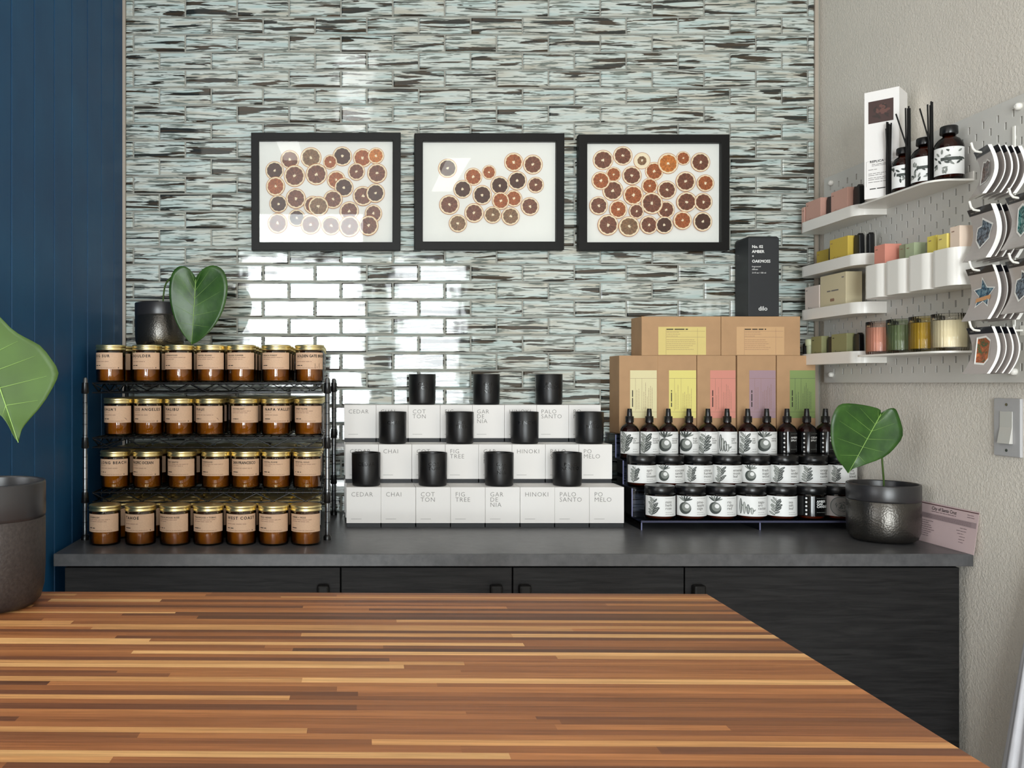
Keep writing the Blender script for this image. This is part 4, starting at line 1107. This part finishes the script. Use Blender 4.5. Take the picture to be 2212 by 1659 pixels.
def pouch(y_far, y_near, x, z0, h, label, group, rgb=(16, 16, 17)):
    cy = (y_far+y_near)/2; e = empty('small_pouch', (x, cy, z0+0.0002), 0, label, 'pouch', group); w = abs(y_far-y_near)
    def shape(k, hh, wob):
        pts = []; rnd = random.Random(int(cy*1000))
        pts += [(-w/2*k, 0), (w/2*k, 0), (w/2*k*1.02, hh*0.5), (w/2*k*0.96, hh*0.86), (w/2*k*0.66, hh*0.97)]
        pts += [(0, hh*(0.98-wob)), (-w/2*k*0.55, hh), (-w/2*k*0.92, hh*0.93), (-w/2*k*1.0, hh*0.5)]
        return pts
    def solid(pts, t, mi, name, mat, par, x0):
        mb = MB(); n = len(pts); vs = [(x0-t/2, y, z) for y, z in pts]+[(x0+t/2, y, z) for y, z in pts]
        mb.add(vs, [tuple(range(n)), tuple(range(2*n-1, n-1, -1))]+[(i, (i+1) % n, n+(i+1) % n, n+i) for i in range(n)])
        return mb.build(name, mat, par, bevel=0.0012)
    solid(shape(1.0, h, 0.03), 0.012, 0, 'black_sachet', 'blackmatte', e, 0)
    solid(shape(1.14, h*1.05, 0.02), 0.0015, 0, 'clear_wrapper', 'wrapper', e, 0.009)
M['wrapper'] = simple('cloudy_wrapper', (190, 188, 180), 0.3)
def build_small_goods():
    g = 'small cartons on the lipped shelves'; gp = 'black sachets in clear wrappers on the lipped shelves'
    X = 1.243
    z = SH[0]
    pink = (206, 160, 144)
    carton(2.350, 2.335, X, X+0.03, z, 0.070, (214, 168, 152), 'slim pale pink carton at the tiled-wall end of the top lipped shelf', g)
    carton(2.328, 2.255, X, X+0.02, z, 0.079, pink, 'square pink carton nearest the tiled wall on the top lipped shelf', g, 'Casa')
    pouch(2.250, 2.212, X+0.018, z, 0.080, 'black sachet between the two pink cartons', gp)
    carton(2.206, 2.134, X, X+0.02, z, 0.079, pink, 'square pink carton farther from the tiled wall on the top lipped shelf', g, 'Casa')
    pouch(2.130, 2.102, X+0.018, z, 0.080, 'black sachet right of the second pink carton, beside the tall white box', gp)
    z = SH[1]; yel = (206, 178, 74)
    carton(2.322, 2.258, X+0.026, X+0.05, z, 0.066, (190, 164, 58), 'yellow carton standing back nearest the tiled wall on the second lipped shelf', g, 'Cedre')
    pouch(2.252, 2.215, X+0.025, z, 0.072, 'dark sachet between the two yellow cartons', gp)
    carton(2.212, 2.132, X, X+0.02, z, 0.078, yel, 'larger yellow carton in the middle of the second lipped shelf', g, 'Cedre')
    pouch(2.128, 2.102, X+0.018, z, 0.080, 'first black sachet right of the yellow carton on the second lipped shelf', gp) 
    pouch(2.096, 2.082, X+0.030, z, 0.078, 'narrow black sachet at the rounded end of the second lipped shelf', gp)
    z = SH[2]
    carton(2.332, 2.262, X, X+0.02, z, 0.088, (222, 208, 198), 'white carton lettered Palo on the third lipped shelf', g, 'Palo', ink='greyink')
    e = carton(2.258, 2.142, X+0.001, X+0.042, z, 0.108, (214, 202, 168), 'large cream carton with a small emblem on the third lipped shelf', g, '', dot=False)
    mb = MB(); fn = wallface(-0.0205-0.0003, 0.058, 0)
    mb.flat(dashes(random.Random(8), 0.032, 0.064, 0.052, 0.0032), fn, 0); 
    for q in range(3): mb.flat(blob(0.056+0.006*(q-1), 0.042, 0.004, 0.0042, n=12), wallface(-0.0208-0.0001*q, 0.058, 0), 1)
    mb.flat(dashes(random.Random(9), 0.098, 0.094, 0.010, 0.003), fn, 0)
    mb.build('printing', ['greyink', 'brownink'], e, fix=False)
    z = SH[3]; ol = (140, 140, 98)
    pouch(2.352, 2.340, X+0.010, z, 0.060, 'thin dark sachet at the tiled-wall end of the bottom lipped shelf', gp)
    cy = 2.318; e = empty('cream_tube', (X+0.010, cy, z+0.0002), 0, 'pale green tube standing on the bottom lipped shelf', 'tube')
    mb = MB(); mb.lathe([(0.011, 0), (0.012, 0.002), (0.0125, 0.05)], 24); mb.build('tube_body', simple('pale_green_plastic', (190, 194, 160), 0.35), e)
    mb = MB(); mb.lathe([(0.0145, 0.05), (0.0155, 0.054), (0.0155, 0.066), (0.013, 0.068)], 24); mb.build('cap', simple('pale_green_cap', (196, 200, 164), 0.3), e)
    carton(2.300, 2.250, X, X+0.02, z, 0.073, ol, 'olive green carton beside the pale green tube', g, 'Sauge', ink='ink')
    pouch(2.244, 2.212, X+0.016, z, 0.072, 'black sachet between the two olive cartons', gp)
    carton(2.204, 2.136, X, X+0.02, z, 0.074, ol, 'olive green carton in the middle of the bottom lipped shelf', g, 'Sauge', ink='ink')
    pouch(2.130, 2.104, X+0.018, z, 0.074, 'black sachet right of the second olive carton', gp)
    pouch(2.098, 2.083, X+0.030, z, 0.074, 'black sachet beside the coral ribbed candle', gp)
    # contents of the cups
    gc = 'small cartons standing in the pegboard cups'; zc = CAMZ+0.1975+0.0018; X0 = 1.2165
    def inner(c, a, b, f, bk, h, rgb, lab, words=''):
        y1 = [2.0255, 1.9475, 1.8695, 1.7915][c]-0.003
        return carton(y1-a, y1-b, X0+f, X0+bk, zc, h, rgb, lab, gc, words)
    inner(0, 0.022, 0.062, 0.012, 0.050, 0.120, (222, 146, 128), 'coral pink carton in the first pegboard cup')
    inner(1, 0.006, 0.030, 0.030, 0.072, 0.112, (150, 156, 124), 'sage green carton at the back of the second pegboard cup')
    inner(1, 0.034, 0.064, 0.026, 0.060, 0.110, (176, 188, 152), 'pale green carton in the second pegboard cup')
    e = empty('small_bottle', (X0+0.045, 1.8695-0.020, zc+0.0002), 0, 'grey-green round bottle in the third pegboard cup', 'bottle')
    mb = MB(); mb.lathe([(0.012, 0), (0.013, 0.002), (0.013, 0.102), (0.010, 0.106)], 24); mb.build('bottle_body', simple('grey_green', (132, 134, 112), 0.4), e)
    mb = MB(); mb.lathe([(0.006, 0.106), (0.006, 0.112)], 16); mb.build('cap', 'artdark', e)
    inner(2, 0.040, 0.068, 0.018, 0.052, 0.112, (226, 208, 96), 'bright yellow carton in the third pegboard cup')
    inner(3, 0.006, 0.034, 0.010, 0.040, 0.108, (232, 214, 118), 'yellow carton with small lettering in the fourth pegboard cup', '')
    inner(3, 0.040, 0.068, 0.012, 0.044, 0.118, (238, 216, 196), 'pale peach carton in the fourth pegboard cup')
    inner(3, 0.036, 0.066, 0.050, 0.074, 0.112, (206, 172, 156), 'dusty pink carton at the back of the fourth pegboard cup')
    # ribbed candles
    for nm, y, tint, wx, px in (('coral', 2.026, (254, 246, 242), (234, 176, 154), 0), ('green', 1.948, (238, 243, 232), (132, 142, 108), 0), ('amber yellow', 1.870, (253, 246, 220), (192, 164, 62), 0), ('cream', 1.797, (255, 253, 248), (248, 238, 206), 0)):
        r = 0.0335; h = 0.078; e = empty('glass_candle', (1.2625, y, ZL+0.0002), 0, '%s ribbed glass candle on the lower flat pegboard shelf' % nm, 'candle', 'ribbed glass candles on the pegboard shelf')
        mb = MB(); mb.lathe([(r*0.92, 0), (r*0.98, 0.0015), (r, 0.006), (r, h-0.001), (r*0.97, h), (r*0.93, h-0.001), (r*0.93, h-0.012)], 144, 0, cap1=False, rib=0.012, ribn=36)
        mb.build('ribbed_glass', clear(nm.replace(' ', '_')+'_glass', tint, 0.05), e)
        mb = MB(); mb.lathe([(r*0.88, 0.008), (r*0.90, 0.012), (r*0.90, h-0.014), (0.001, h-0.014)], 96, 0, cap1=False, rib=0.008, ribn=36); mb.build('wax', simple(nm.replace(' ', '_')+'_wax', wx, 0.5), e)
    # tall white box turned 45 degrees
    cx, cy = 1.2492, 1.9885; hs = 0.0340; H = 0.2475
    e = empty('tall_box', (cx, cy, ZU+0.0002), 0, 'tall white carton with a brown square picture, on the upper pegboard shelf', 'box')
    A = Vector((-0.0505, 0.0015)); B = Vector((0.0, -0.0465)); C = Vector((0.0505, 0.002)); Dd = Vector((0.0, 0.050))
    mb = MB(); mb.prism([(A.x, A.y), (B.x, B.y), (C.x, C.y), (Dd.x, Dd.y)], 0, H); mb.build('carton', 'whitecard', e, bevel=0.0006)
    u = (B-A).normalized(); nrm = Vector((-u.y, u.x)); nrm = nrm if nrm.dot(Vector((-1, -1))) > 0 else -nrm; L = (B-A).length
    def fa(off=0.0003):
        return lambda s, v: (A.x+u.x*s+nrm.x*off, A.y+u.y*s+nrm.y*off, v)
    mb = MB(); rnd = random.Random(3)
    mb.flat(rect(L*0.12, H-0.074, L*0.84, H-0.023), fa(), 0)
    for q in range(16):
        mb.flat(blob(L*rnd.uniform(0.28, 0.70), H-0.048+rnd.uniform(-0.012, 0.012), rnd.uniform(0.004, 0.009), rnd.uniform(0.002, 0.004), rnd.uniform(0, 3)), fa(0.0005+q*0.00002), rnd.choice((1, 2)))
    mb.build('picture', [simple('brown_picture', (64, 40, 36), 0.4), simple('brown_picture_mid', (98, 62, 54), 0.4), simple('brown_picture_dark', (48, 34, 28), 0.4)], e, fix=False)['label'] = 'brown square picture printed on the carton'
    mb = MB()
    mb.flat(shift(bold(text('REPLICA', 0.0076), 0.00015), L*0.16, 0.0825), fa(), 0)
    mb.flat(dashes(rnd, L*0.22, 0.0775, L*0.62, 0.0012), fa(), 1); mb.flat(dashes(rnd, L*0.22, 0.0745, L*0.6, 0.0010), fa(), 1)
    for zz, ll in ((0.066, 0.25), (0.057, 0.62), (0.053, 0.4), (0.047, 0.62), (0.043, 0.5), (0.037, 0.55)): mb.flat(dashes(rnd, L*0.12, zz, L*ll, 0.0012), fa(), 1)
    mb.flat(dashes(rnd, L*0.16, 0.021, L*0.62, 0.0022), fa(), 0)
    for q in ((L*0.06, 0.028, L*0.06+0.0004, 0.086), (L*0.06, 0.086, L*0.95, 0.0864)): mb.flat(rect(*q), fa(), 1)
    mb.build('lettering', ['ink', 'greyink'], e, fix=False)
    # reed diffusers
    for i, (y, x, s) in enumerate(((1.9155, 1.2420, 0.92), (1.861, 1.2515, 0.98), (1.805, 1.2660, 1.06))):
        r = 0.0255*s; h = 0.108*s; nme = ('nearest the tall white box', 'in the middle of the three', 'farthest from the tall white box')[i]
        e = empty('diffuser_bottle', (x, y, ZU+0.0002), -0.55, 'amber diffuser bottle with black cap, %s' % nme, 'bottle', 'amber diffuser bottles on the upper pegboard shelf')
        mb = MB(); mb.lathe([(r-0.003, 0), (r, 0.003), (r, h*0.62), (r*0.94, h*0.68), (r*0.72, h*0.76), (r*0.45, h*0.80), (r*0.42, h*0.86)], 36, 0, cap1=False); mb.build('glass_body', 'amberdark', e)
        mb = MB(); mb.lathe([(r*0.9, 0.004), (r*0.9, h*0.5)], 24); mb.build('liquid', 'liquidamber', e)
        mb = MB(); mb.lathe([(r*0.60, h*0.855), (r*0.62, h*0.87), (r*0.60, h*0.985), (r*0.55, h)], 28); mb.build('cap', 'blackplastic', e)
        wl = MB(); R = r+0.0003; hh = h*0.50; z0 = h*0.08
        wl.flat(rect(-R*1.3, 0, R*1.3, hh, 20), cyl(R, z0), 0); rnd = random.Random(30+i)
        for q in range(26): wl.flat(blob(rnd.uniform(-R*1.2, R*1.1), rnd.uniform(0.1, 0.9)*hh, 0.0055, 0.0022, rnd.uniform(0, 3), 10, 0.4), cyl(R, z0, 0.0002+q*0.00002), rnd.choice((1, 2)))
        wl.flat(blob(R*0.25, hh*(0.2 if i == 0 else 0.8), 0.0085, 0.0085, n=20), cyl(R, z0, 0.0008), 0)
        wl.flat(rect(-R*0.6, hh*0.50, R*0.9, hh*0.62, 6), cyl(R, z0, 0.0006), 2)
        wl.build('label', ['whitepaper', 'artgrey', 'artdark'], e, fix=False)
        # bundle of reeds on its far side
        yr = (1.943, 1.8885, 1.8335)[i]; e2 = empty('reed_bundle', ((1.2255, 1.2345, 1.2470)[i], yr, ZU+0.0002), 0, 'upright bundle of thin black reeds beside the diffuser bottle %s' % nme, 'reeds', 'bundles of black diffuser reeds')
        hh = (0.168, 0.186, 0.177)[i]; rnd = random.Random(60+i)
        for q in range(6):
            bx, by = (q % 3-1)*0.0034, (q//3-0.5)*0.0034; sp = rnd.uniform(0.5, 1.6) if q else (4.0 if i == 1 else 2.4)
            mb = MB(); mb.tube([(bx, by, 0), (bx*1.0, by, hh*0.5), (bx*sp-(0.010 if q == 0 and i else 0), by*sp+(0.012 if q == 0 and i else 0), hh*rnd.uniform(0.95, 1.0)-(0.012 if q == 0 else 0))], 0.0016, 7)
            mb.build('reed', 'blackpaint', e2)
M['liquidamber'] = simple('diffuser_oil', (120, 62, 26), 0.5)
build_small_goods()

# ------------------------------------------------------------------ sticker packs on hooks
def art_shape(kind):
    if kind == 'rock': return [(-0.016, 0.016), (-0.010, 0.022), (0.0, 0.020), (0.008, 0.024), (0.017, 0.018), (0.016, -0.012), (0.008, -0.020), (-0.015, -0.022)]
    if kind == 'gem': return [(-0.021, 0.004), (-0.017, 0.012), (-0.006, 0.014), (0.0, 0.026), (0.023, 0.013), (0.014, -0.004), (0.015, -0.010), (-0.002, -0.025), (-0.020, -0.010)]
    if kind == 'star':
        return [((0.026 if i % 2 == 0 else 0.0125)*math.sin(2*PI*i/10), (0.026 if i % 2 == 0 else 0.0125)*math.cos(2*PI*i/10)) for i in range(10)]
    if kind == 'tag': return [(-0.013, 0.024), (0.010, 0.026), (0.018, 0.018), (0.015, -0.016), (0.010, -0.026), (-0.014, -0.024)]
    return [(-0.010, 0.022), (0.004, 0.028), (0.017, 0.016), (0.016, -0.012), (0.004, -0.026), (-0.012, -0.016)]
def artmat(name, c1, c2, c3, sc=130):
    m, nt, b = newmat(name); v = mapping(nt)
    nt.links.new(ramp(nt, noise(nt, v, sc, 3, 0.6, 1.0), [(0.38, lin(c1)), (0.5, lin(c2)), (0.62, lin(c3))]), b.inputs['Base Color']); b.inputs['Roughness'].default_value = 0.25
    return m
ART = {'rock': artmat('brown_rock_art', (52, 36, 32), (84, 60, 54), (128, 112, 108)), 'gem': artmat('slate_art', (34, 40, 50), (74, 86, 100), (128, 142, 154)),
       'star': artmat('blue_star_art', (28, 50, 72), (60, 100, 124), (120, 150, 160)), 'tag': artmat('orange_tag_art', (70, 92, 62), (156, 82, 54), (196, 120, 72), 70),
       'frond': artmat('teal_art', (20, 60, 62), (48, 108, 104), (130, 160, 156))}
M['sleeve'] = simple('clear_sleeved_card', (182, 174, 170), 0.22)
M['cardedge'] = simple('white_card_edge', (244, 243, 238), 0.5)
M['header'] = simple('navy_black_header', (24, 26, 36), 0.35)
M['banner'] = simple('orange_banner', (214, 156, 104), 0.3)
def card(Xf, yc, ztop, w, h, yaw, art, label, group, thick=0.0016, bulge=1.0, headcol='header'):
    """hanging card facing the room; local u runs towards the camera, v up, 0 at the top edge"""
    e = empty('sticker_card', (Xf, yc, ztop), yaw, label, 'sticker pack', group)
    def prof(v):
        t = -v/h; return bulge*(0.0145*math.sin(PI*t*0.9)-0.0135*t*t)
    n = 14; mb = MB(); vs = []; 
    for i in range(n+1):
        v = -h*i/n
        for (u, tx) in ((-w/2, 0), (w/2, 0), (w/2, thick), (-w/2, thick)): vs.append((prof(v)+tx, -u, v))
    fs = [(0, 1, 2, 3), (4*n, 4*n+3, 4*n+2, 4*n+1)]
    mb.add(vs, fs, 1)
    for i in range(n):
        a = 4*i; b = a+4
        mb.add([], [], 0)
        base = len(mb.v)-len(vs)
        for k, mi in ((0, 0), (1, 1), (2, 0), (3, 1)):
            mb.f.append((base+a+k, base+a+(k+1) % 4, base+b+(k+1) % 4, base+b+k)); mb.m.append(mi); mb.sm.append(False)
    body = mb.build('card', ['sleeve', 'cardedge'], e)
    def grid(geo, off, seg=0): return geo
    fn = lambda off: (lambda u, v: (prof(v)-off, -u, v))
    mb = MB(); hh = 0.0125
    for i in range(2): mb.flat(rect(-w/2, -hh*(i+1)/2, w/2, -hh*i/2, 4), fn(0.0004), 0)
    mb.flat(dashes(random.Random(3), -w*0.40, -hh*0.68, w*0.4, 0.0020), fn(0.0006), 1)
    mb.build('header_strip', [headcol, 'greyink'], e, fix=False)
    if art:
        sh = art_shape(art); cv = -h*0.50; k = w/0.070*1.0
        def fan(pts, off, sc):
            vs = [(0, cv)]+[(x*sc*k, cv+y*sc*k) for x, y in pts]; m = len(pts)
            # two rings so that it follows the curve
            mid = [(x*sc*k*0.5, cv+y*sc*k*0.5) for x, y in pts]
            V = [(0, cv)]+mid+[(x*sc*k, cv+y*sc*k) for x, y in pts]
            Fs = [(0, 1+i, 1+(i+1) % m) for i in range(m)]+[(1+i, 1+m+i, 1+m+(i+1) % m, 1+(i+1) % m) for i in range(m)]
            return V, Fs
        mb = MB(); mb.flat(fan(sh, 0, 1.16), fn(0.0005), 0); mb.flat(fan(sh, 0, 1.0), fn(0.0010), 1)
        if art == 'star':
            mb.flat(poly([(-0.020, cv-0.008), (0.020, cv-0.003), (0.020, cv-0.011), (-0.020, cv-0.016)]), fn(0.0016), 2)
        mb.build('sticker', ['cardedge', ART[art], 'banner'], e, fix=False)
    return e
def build_stickers():
    gh = 'white wire hooks on the pegboard'; gs = 'sticker cards hanging from the pegboard hooks'
    rows = [(0.452, 1.650, 'rock', 'dark brown rock', 0.092, 0.062, -0.28, 4), (0.340, 1.655, 'gem', 'slate blue folded shape', 0.102, 0.072, -0.10, 4),
            (0.224, 1.655, 'star', 'blue star with orange banner', 0.103, 0.076, -0.06, 4), (0.1075, 1.655, 'tag', 'orange and green tag', 0.090, 0.066, 0.0, 3)]
    rn = ['top', 'second', 'third', 'bottom']
    def hook(y, z, lab, x0=1.205):
        e = empty('wire_hook', (PX, y, z), 0, lab, 'hook', gh)
        pts = [(0.004, 0, 0), (-0.01, 0, 0), (x0-PX+0.012, 0, 0), (x0-PX+0.004, 0, 0.0015), (x0-PX-0.001, 0, 0.007), (x0-PX-0.004, 0, 0.018)]
        mb = MB(); mb.tube([Vector(p) for p in pts], 0.0022, 10); mb.build('wire', 'hookwhite', e)
        mb = MB(); mb.box(-0.0018, -0.0001, -0.006, 0.006, -0.010, 0.010); mb.build('back_plate', 'hookwhite', e, bevel=0.0006)
    for i, (z, y, art, desc, h, w, yaw, nb) in enumerate(rows):
        zt = CAMZ+z
        hook(y+0.001, zt-0.006, 'white wire hook holding the %s sticker pack' % desc)
        card(1.2185, y, zt, w, h, yaw, art, 'front sticker card with a %s, %s row of the hooks' % (desc, rn[i]), gs, (0.0065, 0.009, 0.0055, 0.006)[i])
        for b in range(nb):
            card(1.2335+b*0.0125, y-0.001, zt-0.001*b, w, h-0.002, yaw*0.6, None, 'sticker card hanging %s behind the one with the %s' % (('next', 'second', 'third', 'fourth')[b], desc), gs, (0.0020, 0.003, 0.0025, 0.0065)[b])
    for i, (z, art, desc) in ((1, (0.345, 'frond', 'teal fern')), (2, (0.226, 'gem', 'dark shape'))):
        zt = CAMZ+z; y = 1.565
        hook(y+0.001, zt-0.006, 'white wire hook at the right edge holding the %s sticker' % desc, 1.212)
        card(1.2235, y, zt, 0.070, 0.098, -0.12, art, 'sticker card with a %s, hook nearest the camera, %s row' % (desc, rn[i]), gs, 0.003)
        for b in range(2):
            card(1.2375+b*0.016, y, zt, 0.070, 0.096, -0.05, None, 'sticker card hanging %s behind the %s card' % (('next', 'second')[b], desc), gs, 0.004)
    # narrow white strip
    e = empty('display_strip', (PX, 1.6745, CAMZ+0.098), 0, 'narrow white vertical hanging strip clipped on the pegboard among the sticker cards', 'display strip')
    mb = MB(); mb.box(-0.004, -0.0015, -0.0035, 0.0035, 0.012, 0.405); mb.build('strip', 'hookwhite', e, bevel=0.0008)
    mb = MB(); mb.tube([(-0.0028, 0, 0.016), (-0.004, 0, 0.006), (-0.008, 0, 0.0), (-0.013, 0, -0.001)], 0.0025, 8); mb.build('bottom_hook', 'hookwhite', e)
    for zz in (0.03, 0.2, 0.38):
        mb = MB(); mb.box(-0.0016, 0.004, -0.0015, 0.0015, zz, zz+0.006); mb.build('clip', 'hookwhite', e)
M['hookwhite'] = simple('white_coated_wire', (240, 238, 230), 0.25)
build_stickers()

# ------------------------------------------------------------------ switch, permit, cloth
def build_misc():
    x = RIGHT; y1, y0 = 1.744, 1.674; z1, z0 = CAMZ-0.031, CAMZ-0.1475; cy = (y0+y1)/2
    e = empty('light_switch', (x, cy, z0), 0, 'grey rocker light switch on the right wall below the pegboard', 'light switch')
    mb = MB(); mb.box(-0.006, 0.001, y0-cy, y1-cy, 0, z1-z0); mb.build('cover_plate', 'switchplate', e, bevel=0.002)
    mb = MB(); a = 0.0165; zl, zh = 0.026, 0.0905; zm = (zl+zh)/2
    pts = [(-0.0062, zh), (-0.0075, zh), (-0.0078, zm), (-0.0135, zl), (-0.0062, zl)]
    vs = [(px, -a, pz) for px, pz in pts]+[(px, a, pz) for px, pz in pts]; n = 5
    mb.add(vs, [tuple(range(n)), tuple(range(2*n-1, n-1, -1))]+[(i, (i+1) % n, n+(i+1) % n, n+i) for i in range(n)]); mb.build('rocker', 'switchrocker', e, bevel=0.0008)
    for zz in (0.0125, 0.104):
        mb = MB(); mb.tube([(-0.0058, 0, zz), (-0.0068, 0, zz)], 0.003, 12); mb.build('screw', 'steelpost', e)
    # pink permit slip leaning on the wall
    y1, y0 = 2.004, 1.788; W = y1-y0; H = 0.0905
    e = empty('paper_slip', (RIGHT-0.014, (y0+y1)/2, CTR+0.0003), 0, 'pink city permit slip leaning on the right wall beside the potted plant', 'paper')
    lean = math.atan2(0.012, H)
    def fn(off): return lambda u, v: (-off*math.cos(lean)+v*math.sin(lean), W/2-u, v*math.cos(lean)+off*0.1)
    mb = MB()
    f = fn(0); b = fn(-0.0005); c = [(0, 0), (W, 0), (W, H), (0, H)]; vs = [f(*q) for q in c]+[b(*q) for q in c]
    mb.add(vs, [(0, 1, 2, 3), (7, 6, 5, 4), (0, 4, 5, 1), (1, 5, 6, 2), (2, 6, 7, 3), (3, 7, 4, 0)]); mb.build('slip', 'pinkslip', e)
    mb = MB(); rnd = random.Random(6)
    mb.flat(rect(0, H-0.0045, W, H-0.0025), fn(0.0003), 0)
    mb.flat(rect(0, H-0.036, W*0.985, H-0.024), fn(0.0003), 1)
    mb.flat(shift(text('City of Santa Cruz', 0.0105, 0.012, 1.0, 'CENTER'), W*0.52, H-0.0150), fn(0.0004), 2)
    mb.flat(dashes(rnd, W*0.34, H-0.0195, W*0.36, 0.0013), fn(0.0004), 3)
    for q in range(2): mb.flat(dashes(rnd, W*0.85, H-0.011-0.005*q, W*0.1, 0.0012), fn(0.0004), 3)
    for q in range(3): mb.flat(dashes(rnd, W*0.02, H-0.0275-0.003*q, W*0.9, 0.0008), fn(0.0005), 3)
    for q in range(8): mb.flat(dashes(rnd, W*(0.08 if q < 2 else 0.12), H-0.042-0.0048*q, W*rnd.uniform(0.2, 0.32), 0.0011), fn(0.0004), 3)
    for q in range(6): mb.flat(dashes(rnd, W*rnd.uniform(0.72, 0.78), H-0.042-0.006*q, W*rnd.uniform(0.06, 0.14), 0.0011), fn(0.0004), 3)
    mb.build('printing', ['brownbar', 'pinkband', 'ink', 'mauveink'], e, fix=False)
    # white cloth hanging against the wall
    cx, cy = 1.302, 1.60; e = empty('hanging_cloth', (cx, cy, 1.0), 0, 'white cloth hanging down the right wall at the bottom right edge of the view', 'cloth')
    mb = MB(); n = 72; rings = 24; vs = []; fs = []
    for k in range(rings+1):
        t = k/rings*0.97
        for i in range(n):
            a = 2*PI*i/n; r = max(0.006, 0.125*t-0.001)*(1+0.06*math.sin(9*a+2*t)+0.03*math.sin(17*a+t*3))
            x = min(r*math.cos(a), RIGHT-0.004-cx); y = r*1.1*math.sin(a)
            vs.append((x, y, -t))
    for k in range(rings):
        for i in range(n): j = (i+1) % n; fs.append((k*n+i, k*n+j, (k+1)*n+j, (k+1)*n+i))
    mb.add(vs, fs, 0, True); mb.add(vs[:n], [tuple(range(n))], 0); mb.build('cloth', 'white_cloth', e)
    mb = MB(); mb.tube([(RIGHT-cx, 0, 0.012), (0.0, 0, 0.006), (-0.006, 0, 0.008), (-0.008, 0, 0.018)], 0.003, 8); mb.build('wall_hook', 'hookwhite', e)
M['brownbar'] = simple('maroon_ink', (92, 58, 60), 0.6); M['mauveink'] = simple('mauve_ink', (120, 98, 102), 0.6)
build_misc()
for o in bpy.data.objects:
    if 'label' in o and not 4 <= len(o['label'].split()) <= 16: print('LABELLEN', o.name, len(o['label'].split()), o['label'])
print('objects', len(bpy.data.objects))
